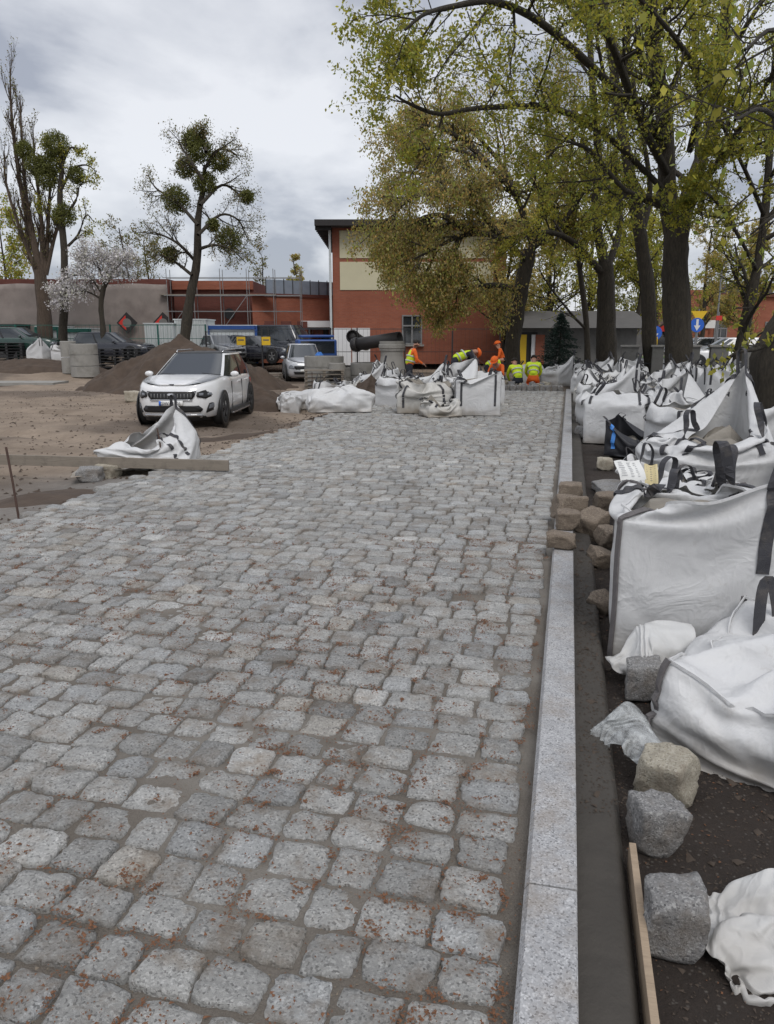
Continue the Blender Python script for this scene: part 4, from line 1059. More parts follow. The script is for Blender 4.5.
# T1: leaning trunk with the big brownish crown
W = Wood(5); W.trop = -.35; D = 31; S = std(1.15, (.35, .55))
S[4]['leaf'] = (.15, .4, .7, 1.0)
limb(W, tpath(D, [(511, 372), (514, 330), (522, 285), (530, 250)]), .33, .26, [dict(S[0], kids=0)] + S[1:], 0)
for pts in ([(530, 252), (545, 200), (548, 140, 1), (540, 80, 1)], [(528, 262), (500, 238, -1), (465, 235, -2), (432, 250, -3), (412, 260, -3)], [(532, 245), (515, 195), (480, 160, -1), (445, 148, -2), (415, 150, -2)],
            [(520, 290), (495, 285, -1), (465, 290, -2), (440, 300, -2)], [(530, 250), (560, 225), (585, 190), (600, 160)], [(500, 238, -1), (470, 200, -2), (430, 190, -3), (402, 205, -3), (388, 228, -3)],
            [(525, 220), (505, 170, 2), (470, 130, 2), (430, 105, 2)], [(470, 234, -2), (440, 215, -2), (412, 225, 0), (392, 258, -1)], [(505, 180), (470, 190, 2), (425, 175, 2), (396, 172, 2)],
            [(460, 236, -2), (445, 270, -3), (430, 290, -3)], [(490, 165), (462, 140, 0), (430, 125, -1), (408, 135, -1)]):
    limb(W, tpath(D, pts), .13, .03, S, 1, kl=.75)
finish(W, None, 'leaning tree with a dense brownish drooping crown in front of the brick building', GT, 'bark', 'leaf_olive', 4, .060, .13, OLIVE, .6)
# T4 leaning on the right
W = Wood(6); W.trop = .2; D = 25; S = std(.9)
limb(W, tpath(D, [(732, 390), (740, 350), (748, 310), (757, 270), (764, 220), (770, 150), (775, 60)]), .20, .09, S, 1)
limb(W, tpath(D, [(757, 270), (735, 230, -2), (715, 200, -3), (700, 190, -4)]), .07, .02, S, 1)
limb(W, tpath(D, [(764, 215), (745, 170, -2), (720, 120, -4), (700, 60, -5)]), .08, .02, S, 1)
finish(W, None, 'slender tree leaning to the right in front of the pillared wall', GT, 'bark', 'leaf_green', 6, .055, .06, GREEN, .1)
# T5 at the frame edge with ivy-dark base; its low branches reach towards the camera
W = Wood(7); W.trop = .0; D = 13.5; S = std(.75)
limb(W, tpath(D, [(776, 470), (772, 410), (770, 360), (788, 320), (810, 250), (830, 100)]), .38, .2, [dict(S[0], kids=0)] + S[1:], 0)
limb(W, tpath(D, [(785, 330), (760, 348, -.5), (738, 352, -.8), (722, 362, -.8)]), .05, .015, S, 2)
limb(W, tpath(D, [(825, 130), (800, 60, -3), (775, 30, -5), (745, 50, -6)]), .05, .012, S, 2)
limb(W, tpath(D, [(820, 180), (795, 140, -3), (765, 110, -5), (735, 120, -6)]), .05, .012, S, 2)
limb(W, tpath(D, [(822, 200), (800, 200, -2), (775, 215, -3), (750, 235, -3)]), .05, .012, S, 2)
finish(W, None, 'dark rough trunk at the right frame edge with near green leaves hanging above', GT, 'bark', 'leaf_green', 1, .075, .05, GREEN, .3)
# background thicket behind the house and between the trunks
def bush(seed, px, py, D, h, wd, leaf, label, group='trees and bushes behind', per=7, size=.09, wood='bark', cols=GREEN, dens=1.0, name='tree', k=1.0):
    W = Wood(seed); W.trop = .25; b = np.array(atd(px, py, D)); b[2] = min(b[2], gz(b[0], b[1]))
    P = [dict(n=6, s=6, wig=.06, tip=.3, kids=13 * dens, **{'from': .12}, ang=(30, 70), len=(.3 * wd / h * 2, .45 * wd / h * 2), rr=(.35, .55)),
         dict(n=5, s=4, wig=.12, tip=.4, kids=8 * dens, **{'from': .1}, ang=(30, 70), len=(.35, .6)),
         dict(n=4, s=3, wig=.15, tip=.5, kids=6, **{'from': .1}, ang=(25, 70), len=(.4, .7)),
         dict(n=3, s=3, wig=.15, tip=.5, leaf=(.3, .65, 1.0))]
    grow(W, b, np.array([0, 0, 1.0]), h, .022 * h * k, 0, P, .25)
    return finish(W, b, label, group, wood, leaf, per, size, 0.09 * size / .12, cols, .1, name=name), W
for i, (px, D, h, wd, lf, lab) in enumerate([(548, 46, 8.5, 5, 'leaf_yellow', 'yellow green tree rising behind the low grey-roofed house'), (590, 50, 9.5, 5.5, 'leaf_green', 'leafy tree in the gap right of the grey-roofed house'),
        (632, 47, 9, 5, 'leaf_yellow', 'yellow green tree seen between the two middle trunks'), (700, 66, 10, 4, 'leaf_olive', 'small brownish tree in front of the far brick building'),
        (742, 52, 7.5, 3.5, 'leaf_olive', 'thin budding tree near the right frame edge by the street'), (655, 52, 8, 4.5, 'leaf_green', 'green tree just left of the split trunk, across the street'),
        (505, 44, 7.0, 4.5, 'leaf_olive', 'brownish tree at the right end of the brick building')]):
    bush(100 + i, px, 345, D, h, wd, lf, lab)
# spruce
def conifer(px, D, h, wd, label):
    p = atd(px, 350, D); z0 = gz(p.x, p.y); root = thing('spruce_tree', label, 'tree')
    MB().tube([(p.x, p.y, z0), (p.x, p.y, z0 + h)], [.07, .01], 6).build('trunk', M['bark'], root)
    r = np.random.RandomState(4); V = []; 
    for k in range(46):
        t = k / 46; z = z0 + h * (.08 + .92 * t); L = wd * .5 * (1 - t) ** .9 + .05; nb = 9
        for b in range(nb):
            a = r.uniform(0, 6.28); l = L * r.uniform(.7, 1.15)
            for s_ in range(int(10 + 26 * l)):
                u = r.rand() ** .7; c = np.array([p.x + math.cos(a) * l * u, p.y + math.sin(a) * l * u, z - .30 * l * u + .12 * l * u * u]) + r.normal(0, .025, 3)
                d = np.array([math.cos(a + r.normal(0, .6)), math.sin(a + r.normal(0, .6)), r.uniform(-.6, .1)]) * .07; n_ = unit(np.cross(d, r.normal(size=3))) * .014
                V += [c - n_, c + n_, c + d + n_ * .3, c + d - n_ * .3]
    V = np.array(V); n = len(V) // 4; c = np.repeat(r.uniform(.6, 1.5, (n, 1)), 4, 0) * np.ones(3)
    mobj('crown', npmesh('crown', V, [np.arange(n * 4).reshape(n, 4)], M['needles'], False, c), root)
conifer(560, 29.5, 2.55, 2.3, 'small dark spruce in front of the grey-roofed house')

# left side trees
GL = 'trees on the left of the site'
def balls(W, root, specs, seed, m='leaf_dark'):
    r = np.random.RandomState(seed)
    for (c, rad) in specs:
        rad *= .78
        n = int(3600 * rad ** 1.6) + 400
        d = r.normal(size=(n, 3)); d /= np.linalg.norm(d, axis=1, keepdims=True)
        P = np.array(c) + d * (rad * r.uniform(.25, 1.05, n) ** .6)[:, None] * r.uniform(.85, 1.1, (n, 1))
        a = unit(r.normal(size=3)); A = d * .6 + r.normal(size=(n, 3)) * .5; A /= np.linalg.norm(A, axis=1, keepdims=True); B = np.cross(A, r.normal(size=(n, 3))); B /= np.linalg.norm(B, axis=1, keepdims=True)
        s = .06; V = np.stack([P - A * s, P + B * s * .4, P + A * s, P - B * s * .4], 1).reshape(-1, 3)
        c_ = np.repeat(r.uniform(.6, 1.5, (n, 1)), 4, 0) * np.ones(3)
        o = mobj('mistletoe_ball', npmesh('mistletoe_ball', V, [np.arange(n * 4).reshape(n, 4)], M[m], False, c_), root)
# mistletoe tree behind the earth heap
D = 36; W = Wood(31); W.trop = .1; S = std(.9)
limb(W, tpath(D, [(184, 345), (190, 300), (197, 260), (198, 220), (203, 190), (205, 165)]), .26, .08, [dict(S[0], kids=0)] + S[1:], 0)
for pts in ([(196, 262), (180, 245), (162, 235), (150, 232)], [(198, 235), (220, 215), (238, 220), (248, 240)], [(198, 225), (175, 200), (158, 190), (150, 180)], [(200, 205), (222, 185), (240, 195), (250, 202)],
            [(203, 180), (190, 160), (182, 148), (178, 140)], [(204, 170), (218, 150), (232, 152), (240, 160)], [(206, 152), (204, 140), (203, 128)], [(196, 250), (215, 245), (232, 250), (245, 262)], [(192, 275), (175, 262), (160, 255), (148, 258)]):
    limb(W, tpath(D, [(x, y, random.Random(x).uniform(-1, 1)) for x, y in pts]), .08, .02, S, 1, kl=.72)
t = finish(W, None, 'tall mistletoe-filled tree rising behind the earth heap', GL, 'bark', 'leaf_brown', 1, .05, .10, OLIVE, .2)
balls(W, t, [(atd(x, y, D + dz), r_) for x, y, dz, r_ in [(192, 140, 0, .62), (200, 150, -.3, .75), (219, 162, 0, .62), (186, 168, .3, .6), (205, 183, 0, .7), (176, 200, 0, .8), (247, 197, 0, .4), (228, 240, 0, .8), (170, 255, 0, .5), (213, 225, 0, .4)]], 3)
# poplar
D = 43; W = Wood(32); W.trop = .9
S = [dict(n=8, s=8, wig=.03, tip=.2, kids=0, **{'from': .1}, ang=(10, 25), len=(.3, .5)), dict(n=7, s=5, wig=.04, tip=.3, kids=16, **{'from': .05}, ang=(10, 30), len=(.25, .4)),
     dict(n=5, s=3, wig=.07, tip=.4, kids=7, **{'from': .1}, ang=(10, 35), len=(.3, .6)), dict(n=4, s=3, wig=.08, tip=.5, kids=4, **{'from': .1}, ang=(10, 35), len=(.4, .7)), dict(n=3, s=3, wig=.1, tip=.6, leaf=(1.0,))]
limb(W, tpath(D, [(46, 352), (44, 310), (40, 270)]), .42, .32, S, 0)
for x0, y0, x1, y1, rr in [(40, 275, 10, 68, .16), (42, 275, 20, 95, .14), (43, 272, 33, 130, .14), (45, 275, 48, 150, .13), (40, 280, 4, 150, .12), (46, 275, 60, 190, .12), (41, 290, 24, 180, .11)]:
    limb(W, tpath(D, [(x0, y0), ((x0 * .6 + x1 * .4) + (2 if x1 > 30 else -6), y0 * .6 + y1 * .4), (x1 + 2, y0 * .25 + y1 * .75), (x1, y1)]), rr, .025, S, 1)
finish(W, None, 'tall bare upright poplar at the left frame edge', GL, 'bark_brown', 'leaf_brown', 1, .06, .04, OLIVE)
# mistletoe tree beside the poplar
D = 42; W = Wood(33); W.trop = -.1; S = std(.6)
limb(W, tpath(D, [(62, 352), (64, 300), (64, 250), (60, 200), (62, 165), (58, 135)]), .25, .07, [dict(S[0], kids=0)] + S[1:], 0)
for pts in ([(63, 220), (76, 200), (80, 185), (92, 180)], [(61, 190), (72, 170), (86, 165), (97, 172)], [(62, 170), (52, 150), (45, 140)], [(64, 250), (78, 235), (86, 215), (94, 222)], [(62, 165), (70, 148), (82, 150)], [(63, 235), (50, 215), (40, 200)]):
    limb(W, tpath(D, pts), .08, .02, S, 1, kl=.62)
t = finish(W, None, 'crooked tree with clumps of mistletoe between the poplar and the blossom tree', GL, 'bark', 'leaf_green', 1, .07, .10, GREEN, .3)
balls(W, t, [(atd(x, y, D), r_) for x, y, r_ in [(56, 145, .9), (50, 165, .8), (76, 175, .6), (24, 150, .6), (35, 165, .7), (64, 215, .8), (47, 178, .8)]], 5, 'leaf_dark')
# blossom tree
D = 41; W = Wood(34); W.trop = .0; S = std(.9)
limb(W, tpath(D, [(103, 358), (103, 330), (101, 305), (104, 285)]), .16, .12, [dict(S[0], kids=0)] + S[1:], 0)
for pts in ([(104, 290), (112, 275), (122, 262), (128, 258)], [(103, 295), (92, 280), (78, 275), (62, 280)], [(104, 286), (100, 270), (92, 255), (84, 252)], [(104, 286), (108, 268), (106, 255)], [(103, 300), (88, 292), (72, 292), (58, 296)]):
    limb(W, tpath(D, pts), .06, .02, S, 1, kl=.95)
finish(W, None, 'low fruit tree in white blossom before the taupe netting', GL, 'bark', 'blossom', 2, .07, .13, [(1, 1, 1), (.85, .85, .88), (.7, .72, .6)], .2)
for i, (px, D, h, wd, lf, lab) in enumerate([(8, 50, 7.5, 4.5, 'leaf_yellow', 'yellow green bush at the left frame edge under the poplar'), (135, 62, 9.0, 3.5, 'leaf_brown', 'bare brown tree top behind the netting, right of the blossom'),
        (270, 75, 8.6, 2.6, 'leaf_brown', 'bare round tree behind the blue-grey parapet'), (298, 72, 8.0, 2.0, 'leaf_olive', 'small budding tree just left of the tall brick building'), (158, 64, 8.4, 3, 'leaf_brown', 'bare brown tree top behind the netting near the brick')]):
    bush(140 + i, px, 345, D, h, wd, lf, lab, per=1 if lf == 'leaf_brown' else 4, size=.11, cols=OLIVE, dens=.9, k=.7)

# ================================================================== BUILDINGS AND BOUNDARIES
# local frame of the view: a = metres to the right, d = metres ahead
def pa(px, py, D):
    p = atd(px, py, D); return p.dot(RT), p.z
def fobj(mb, name, m, parent, bevel=0): return mb.build(name, M[m] if isinstance(m, str) else m, parent, bevel=bevel)
def yroot(name, label, cat, a, d, group=None, z=0.0):
    """Empty whose local x runs to the right of the view and y away from it"""
    p = fr(a, d); return thing(name, label, cat, (p.x, p.y, z), YAW, group)
def B(c, s, **k): return MB().box(c, s, **k)
# --- tall brick building
D = 46; aL, _ = pa(333, 300, D); _, ztop = pa(333, 226, D); aR = pa(505, 300, D)[0]; W_ = aR - aL; _, zc = pa(333, 290, D); zm = pa(333, 260, D)[1]
bl = yroot('brick_building', 'tall red brick building with cream upper panels and a dark overhanging roof', 'building', aL, D)
fobj(B((W_ / 2, 6, ztop / 2), (W_, 12, ztop)), 'wall', 'brick', bl)
for x0, x1, z0, z1, nm in [(.42, 4.2, zc, zm - .1, 'cream_panel'), (.42, 4.2, zm + .1, ztop - .25, 'cream_panel'), (4.7, 9.2, zc, zm - .1, 'cream_panel'), (4.7, 9.2, zm + .1, ztop - .25, 'cream_panel')]:
    fobj(B(((x0 + x1) / 2, -.01, (z0 + z1) / 2), (x1 - x0, .06, z1 - z0)), nm, 'cream', bl)
mb = MB(); mb.prism([(-.9, -1.0, ztop - .1), (W_ + 1, -1.0, ztop - .1), (W_ + 1, -1.0, ztop + .22), (-.9, -1.0, ztop + .22)], (0, 14, 0)); fobj(mb, 'roof', 'roof_dark', bl)
mb = MB()
for k in range(16): mb.box((-.45, -.6 + k * .8, ztop - .2), (.9, .12, .2))
fobj(mb, 'rafters', 'roof_dark', bl)
fobj(MB().tube([(-.12, -.15, .2), (-.12, -.15, ztop - .2)], .07, 8), 'downpipe', 'white_sheet', bl)
def window(parent, x, z, w, h, y=0, glassm='glass', cross=True):
    f = MB()
    for dx in (-w / 2, w / 2, 0) if cross else (-w / 2, w / 2): f.box((x + dx, y - .04, z), (.08, .08, h))
    for dz in (-h / 2 - .04, h / 2 + .04) + ((h * .15,) if cross else ()): f.box((x, y - .05, z + dz), (w + .08, .08, .08))
    o = fobj(f, 'window', 'grey_metal', parent); MB().box((x, y - .015, z), (w, .02, h)).build('pane', M[glassm], o)
    MB().box((x, y - .10, z - h / 2 - .14), (w + .3, .2, .1)).build('sill', M['concrete'], o)
xw = pa(412, 332, D)[0] - aL; window(bl, xw, 1.95, 1.1, 1.5)
window(bl, xw + 6.8, 1.95, 1.1, 1.5)
# --- low brick wing with a blue-grey parapet
a0 = pa(252, 300, 47)[0]; zl = pa(252, 296, 47)[1]
wg = yroot('brick_wing', 'low red brick wing with blue-grey sheet parapet left of the tall building', 'building', a0, 47)
Lw = aL - a0; 
mb = MB(); mb.prism([(0, 0, 0), (Lw, 3.2, 0), (Lw, 12, 0), (0, 12, 0)], (0, 0, zl)); fobj(mb, 'wall', 'brick', wg)
mb = MB(); mb.prism([(-.1, -.12, zl), (Lw, 3.08, zl), (Lw, 3.5, zl), (-.1, .3, zl)], (0, 0, .18)); fobj(mb, 'cornice', 'brick_dark', wg)
mb = MB(); mb.prism([(.6, 1.6, zl + .1), (Lw - .2, 4.4, zl + .1), (Lw - .2, 4.5, zl + .1), (.6, 1.7, zl + .1)], (0, 0, .95)); pr = fobj(mb, 'parapet', 'roof_blue', wg)
mb = MB()
for k in range(9):
    t = k / 8; mb.box((.6 + t * (Lw - .8), 1.57 + t * 2.8, zl + .6), (.05, .06, 1.05))
fobj(mb, 'parapet_posts', 'dark_metal', wg)
mb = MB(); mb.box((Lw - 1.2, 1.9, 1.95 + .35), (1.9, 1.3, .38)); fobj(mb, 'canopy', 'white_paint', wg)
mb = MB(); mb.box((Lw - 1.2, 2.68, 1.05), (1.7, .3, 2.1)); fobj(mb, 'door', 'dark_metal', wg)
for k in range(5): fobj(B((1.0 + k * .9, .52 + k * .9 * 3.2 / Lw - .55, 2.0), (.62, .1, .9)), 'blind_window', 'brick_dark', wg)
# --- sooty brick hall behind scaffolding
a1 = pa(174, 300, 48)[0]; zd = pa(200, 281, 48)[1]; Ld = a0 - a1 - .05
hl = yroot('brick_hall', 'long dark brick hall behind light scaffolding tubes', 'building', a1, 48)
fobj(B((Ld / 2, 6, zd / 2), (Ld, 12, zd)), 'wall', 'brick_dark', hl)
fobj(B((Ld / 2, -.1, zd - .25), (Ld, .3, .5)), 'cornice', 'brick', hl)
mb = MB()
for k in range(2): mb.lathe([(0, -.02), (.32, -.02), (.32, .05)], (3.3 + k * 1.9, -.04, 2.9), 'y', 12)
fobj(mb, 'round_vent', 'dark_metal', hl)
sc_ = yroot('scaffolding', 'light tube scaffolding along the dark brick hall', 'scaffolding', a1, 46.6)
mb = MB(); nL = int(Ld / 1.55)
for k in range(nL + 3):
    for yy in (0, .8): mb.tube([(k * 1.55, yy, .1), (k * 1.55, yy, zd + .6)], .022, 5)
for z in (1.9, 3.0, 3.9, 4.9): 
    for yy in (0, .8): mb.tube([(-.2, yy, z), ((nL + 2) * 1.55, yy, z)], .020, 5)
for k in range(0, nL, 2): mb.tube([(k * 1.55, 0, 1.9), ((k + 1) * 1.55, 0, 3.9)], .018, 5)
fobj(mb, 'tubes', 'grey_metal', sc_)
mb = MB()
for z in (1.95, 3.95): mb.box((Ld / 2 + .5, .4, z), (Ld + 2, .7, .05))
fobj(mb, 'deck', 'wood', sc_)
# --- taupe netting over a long facade on the left
a2 = pa(-160, 300, 47)[0]; zn = pa(60, 284, 47)[1]; Ln = a1 - a2 - .1
nb = yroot('netted_building', 'long facade hung with taupe netting, two diamond emblems on it', 'building', a2, 47)
V, Fc = grid(np.linspace(0, Ln, 160), np.linspace(0, 1, 14), lambda x, t: t)
V2 = np.stack([V[:, 0], .10 * fbm(V[:, 0] * 1.6, V[:, 1] * 4, 4) + .02 * np.sin(V[:, 0] * 4.1), .3 + V[:, 1] * (zn - .3) + .03 * np.sin(V[:, 0] * 1.9)], -1)
o = mobj('netting', npmesh('netting', V2, [Fc], M['netting'], True), nb); so = o.modifiers.new('t', 'SOLIDIFY'); so.thickness = .03
fobj(B((Ln / 2, 6, zn / 2 + .15), (Ln, 11.4, zn + .3)), 'wall', 'brick_dark', nb)
for px in (129, 165):
    xx = pa(px, 323, 47)[0] - a2; zz = pa(px, 323, 47)[1]; sg = root2 = bpy.data.objects.new('emblem', None)
    em = mobj('emblem', npmesh('emblem', [(xx - .62, -.32, zz), (xx, -.32, zz - .62), (xx + .62, -.32, zz), (xx, -.32, zz + .62), (xx - .62, -.36, zz), (xx, -.36, zz - .62), (xx + .62, -.36, zz), (xx, -.36, zz + .62)],
        [(4, 5, 6, 7), (0, 3, 2, 1), (0, 1, 5, 4), (1, 2, 6, 5), (2, 3, 7, 6), (3, 0, 4, 7)], M['roof_dark']), nb)
    MB().poly([(xx - .5, -.365, zz), (xx - .06, -.365, zz - .44), (xx - .06, -.365, zz + .44)]).build('red_half', M['sign_red'], em)
    MB().lathe([(0, -.37), (.26, -.37), (.26, -.366)], (xx, 0, zz), 'y', 14).build('pale_disc', M['wallcap'], em)
# --- site sheds in front
def shed(label, px0, px1, pyt, D, m, zb=.1, ribs=0, frame=None, dep=2.2, group='site sheds'):
    x0, zt = pa(px0, pyt, D); x1, _ = pa(px1, pyt, D); w = x1 - x0
    r = yroot('site_shed', label, 'shed', x0, D, group, zb); h = zt - zb
    fobj(B((w / 2, dep / 2, h / 2), (w, dep, h)), 'wall', m, r)
    if ribs:
        mb = MB()
        for k in range(ribs): mb.box(((k + .5) * w / ribs, -.03, h / 2), (w / ribs * .45, .06, h * .97))
        fobj(mb, 'ribs', m, r)
    if frame:
        mb = MB()
        for dx in (0, w): mb.box((dx, -.05, h / 2), (.14, .12, h))
        mb.box((w / 2, -.05, h - .08), (w, .12, .2)); fobj(mb, 'frame', frame, r)
    fobj(B((w / 2, dep / 2, h + .03), (w + .1, dep + .1, .06)), 'roof', m, r)
    return r
shed('white ribbed container behind green fence posts, left of two', 144, 173, 324, 43, 'white_sheet', ribs=12)
shed('grey-white ribbed container behind the earth heap, right of two', 174, 206, 320, 43.5, 'white_sheet', ribs=13)
shed('white site shed with a blue frame below the scaffolding', 208, 256, 326, 44, 'white_sheet', frame='blue_paint')
shed('white hut with green frame behind the concrete rings', 62, 90, 329, 44, 'white_sheet', frame='green_paint')
shed('white hut with green edge beside the poplar trunk', 36, 58, 327, 44.6, 'white_sheet', frame='green_paint')
shed('dark open shelter at the left frame edge', -60, 14, 325, 45, 'dark_metal')
x0, zt = pa(334, 328, 44); 
for i, (pl, pr_, lab) in enumerate([(334, 351, 'white hoarding panel by the doorway, left of two'), (352, 370, 'white hoarding panel behind the black pipes, right of two')]):
    x0, zt = pa(pl, 328, 44); x1, _ = pa(pr_, 328, 44); r = yroot('hoarding_panel', lab, 'panel', x0, 44, 'white hoarding panels')
    fobj(B(((x1 - x0) / 2, 0, zt / 2), (x1 - x0, .06, zt)), 'sheet', 'white_paint', r)
    fobj(MB().box((0.03, .05, zt / 2), (.05, .05, zt)).box((x1 - x0 - .03, .05, zt / 2), (.05, .05, zt)), 'posts', 'grey_metal', r)
# --- fences
def fence(label, px0, px1, D0, D1, ztop, step, m, bars, group='mesh fences'):
    p0 = atd(px0, 340, D0); p1 = atd(px1, 340, D1); z0 = gz(p0.x, p0.y)
    d = Vector((p1.x - p0.x, p1.y - p0.y, 0)); L = d.length; a = math.atan2(d.y, d.x)
    r = thing('mesh_fence', label, 'fence', (p0.x, p0.y, z0 - .05), a, group); n = max(1, round(L / step)); h = ztop - z0
    mb = MB(); mb2 = MB()
    for k in range(n + 1): MB().box((k * L / n, 0, h / 2), (.07, .07, h)).build('post', M[m], r)
    for z in bars: mb2.box((L / 2, 0, h * z), (L, .025, .03))
    k = 0
    for k in range(int(L / .22)): mb2.box((k * .22, 0, h / 2), (.008, .008, h * .96))
    fobj(mb2, 'mesh_panel', m, r)
fence('dark mesh fence along the foot of the tall brick building', 262, 500, 41, 41, 2.05, 2.4, 'dark_metal', (.98, .5, .05))
fence('dark mesh fence in front of the blue-framed shed and parked cars', 206, 262, 41.5, 41, 1.9, 2.4, 'dark_metal', (.98, .5, .05))
fence('green mesh fence in front of the taupe netting', -30, 206, 42.5, 42, 2.25, 2.5, 'green_paint', (.98, .6, .3, .05))
mb = MB()
# --- low house with grey roof
D = 39; x0, zr = pa(516, 328, D); x1, _ = pa(652, 328, D); zt = pa(516, 312, D)[1]; w = x1 - x0
hs = yroot('low_house', 'low house with a grey felt roof behind the spruce', 'house', x0, D)
fobj(B((w / 2, 3.5, zr / 2), (w - .8, 5.0, zr)), 'wall', 'wallcap', hs)
mb = MB(); mb.prism([(-.1, -.2, zr), (-.1, 3.4, zt + .15), (-.1, 7, zr)], (w + .2, 0, 0)); fobj(mb, 'roof', 'roof_grey', hs)
mb = MB(); mb.box((w * .10, .92, zr * .45), (w * .17, .1, zr * .9)); fobj(mb, 'porch_wall', 'dark_metal', hs)
for k, (t, wd, mm, nm) in enumerate([(.075, .35, 'yellow_sign', 'yellow_door'), (.155, .22, 'white_paint', 'column'), (.20, .45, 'brick', 'brick_pier')]):  # the door is a flat panel in plain yellow
    fobj(B((w * t, .80 - k * .06, zr * .42), (wd, .12, zr * .84)), nm, mm, hs)
# --- pillared wall on the right
for i, (px, D, w_, lab) in enumerate([(630, 27.0, .75, 'square rendered pillar left of the split trunk'), (658, 26.6, .5, 'narrow pillar half hidden by the split trunk'), (694, 26.2, .5, 'narrow pillar just right of the split trunk'),
        (719, 24.6, .72, 'rendered pillar in the middle of the wall, left of the leaning tree'), (754, 22.8, .74, 'broad rendered pillar right of the leaning tree'), (792, 21, .74, 'pillar at the right frame edge')]):
    p = atd(px, 350, D); z1 = atd(px, 347, D).z
    r = thing('wall_pillar', lab, 'pillar', (p.x, p.y, -.1), YAW - .25, 'rendered wall pillars')
    w_ *= .72
    fobj(B((0, 0, (z1 + .1) / 2), (w_, w_ * .8, z1 + .1)), 'shaft', 'wallcap', r, .01)
    mb = MB(); mb.box((0, 0, z1 + .13), (w_ + .09, w_ * .8 + .09, .07)); fobj(mb, 'cap', 'concrete', r, .01)
pw = [atd(610, 350, 27.3), atd(700, 350, 26.2), atd(754, 350, 22.8), atd(830, 350, 19.5)]
for i in range(3):
    a, b = pw[i], pw[i + 1]; L = (b - a).length; d = Vector((b.x - a.x, b.y - a.y, 0))
    r = thing('low_wall', ['low dark wall running behind the split trunk', 'low dark wall between the broad pillars', 'low dark wall at the right frame edge'][i], 'wall', (a.x, a.y, -.1), math.atan2(d.y, d.x), 'low walls between the pillars')
    fobj(B((d.length / 2, 0, .22), (d.length, .25, .44)), 'masonry', 'wallcap', r)
    mb = MB(); L = d.length
    for k in range(int(L / .14)): mb.box((k * .14 + .07, 0, .62), (.02, .02, .36))
    mb.box((L / 2, 0, .80), (L, .04, .04)); fobj(mb, 'railing', 'dark_metal', r)
# --- far brick building on the right
D = 72; x0, zt = pa(688, 297, D); x1, _ = pa(800, 297, D); w = x1 - x0; zb = 0
fb = yroot('far_brick_building', 'far red brick building across the street on the right', 'building', x0, D)
fobj(B((w / 2, 6, zt / 2), (w, 12, zt)), 'wall', 'brick', fb)
fobj(B((.9, -.2, zt / 2 + .3), (2.0, .5, zt + .6)), 'corner_tower', 'brick', fb)
fobj(B((w / 2, -.1, zt + .15), (w + .2, .4, .3)), 'cornice', 'brick_dark', fb)
mb = MB(); mb.box((w * .6, 4, zt + .8), (w * .45, 5, .9)); fobj(mb, 'roof', 'roof_grey', fb)
for k in range(4): window(fb, 3.2 + k * 2.3, 2.0, 1.1, 1.5)
sgn = B((1.6, -.55, 2.6), (1.7, .1, .7)); fobj(sgn, 'shop_sign', 'paper', fb)
fb2 = yroot('corner_shop', 'low shop with a red awning left of the far brick building', 'shop', pa(655, 320, 70)[0], 70)
fobj(B((1.2, 3, 1.5), (3.6, 6, 3.0)), 'wall', 'wallcap', fb2); fobj(B((1.2, -.5, 2.2), (3.4, 1.0, .5)), 'awning', 'sign_red', fb2); fobj(B((1.2, -.02, 1.1), (2.8, .1, 1.7)), 'shop_window', 'glass', fb2)
# --- traffic signs
def sign(px, py, D, shape, m, label, wd=.7, post=None):
    p = atd(px, py, D); r = thing('traffic_sign', label, 'sign', (p.x, p.y, 0), YAW, 'street signs')
    fobj(MB().tube([(0, .04, 0), (0, .04, p.z + .3)], .035, 6), 'post', 'grey_metal', r)
    mb = MB()
    if shape == 'round': mb.lathe([(0, -.02), (wd / 2, -.02), (wd / 2, .02), (0, .02)], (0, 0, p.z), 'y', 20)
    elif shape == 'tri': mb.prism([(-wd / 2, -.02, p.z + wd * .3), (wd / 2, -.02, p.z + wd * .3), (0, -.02, p.z - wd * .5)], (0, .04, 0))
    else: mb.box((0, 0, p.z), (wd, .04, wd * .75))
    o = fobj(mb, 'plate', m, r)
    if shape == 'round':
        t = MB().prism([(-.05, -.03, p.z + .24), (.05, -.03, p.z + .24), (.05, -.03, p.z - .02), (.14, -.03, p.z - .02), (0, -.03, p.z - .24), (-.14, -.03, p.z - .02), (-.05, -.03, p.z - .02)], (0, .008, 0)); t.build('arrow', M['white_paint'], o)
sign(697, 325, 34, 'round', 'sign_blue', 'round blue sign with a white arrow right of the split trunk', .60)
sign(699, 316, 34.5, 'tri', 'yellow_sign', 'yellow sign above the round blue one', .7)
sign(655, 333, 34, 'round', 'sign_blue', 'round blue sign just left of the split trunk', .6)
sign(719, 318, 40, 'rect', 'sign_red', 'small red sign on a pole by the street', .3)
sign(652, 341, 33, 'rect', 'yellow_sign', 'small yellow board below the left blue sign', .45)
sign(174+2, 345, 40, 'rect', 'yellow_sign', 'yellow board on the fence at the blue-framed shed, left of two', .55) if False else None
for px, lab in ((241, 'yellow board on the mesh fence in front of the blue-framed shed'), (266, 'yellow board on the mesh fence left of the dark van')):
    p = atd(px, 341, 40.8); r = thing('fence_board', lab, 'sign', (p.x, p.y, p.z), YAW, 'yellow boards on the fence'); fobj(B((0, 0, 0), (.45, .03, .42)), 'board', 'yellow_sign', r); fobj(B((0, -.018, .05), (.3, .006, .06)), 'stripe', 'ink', r)
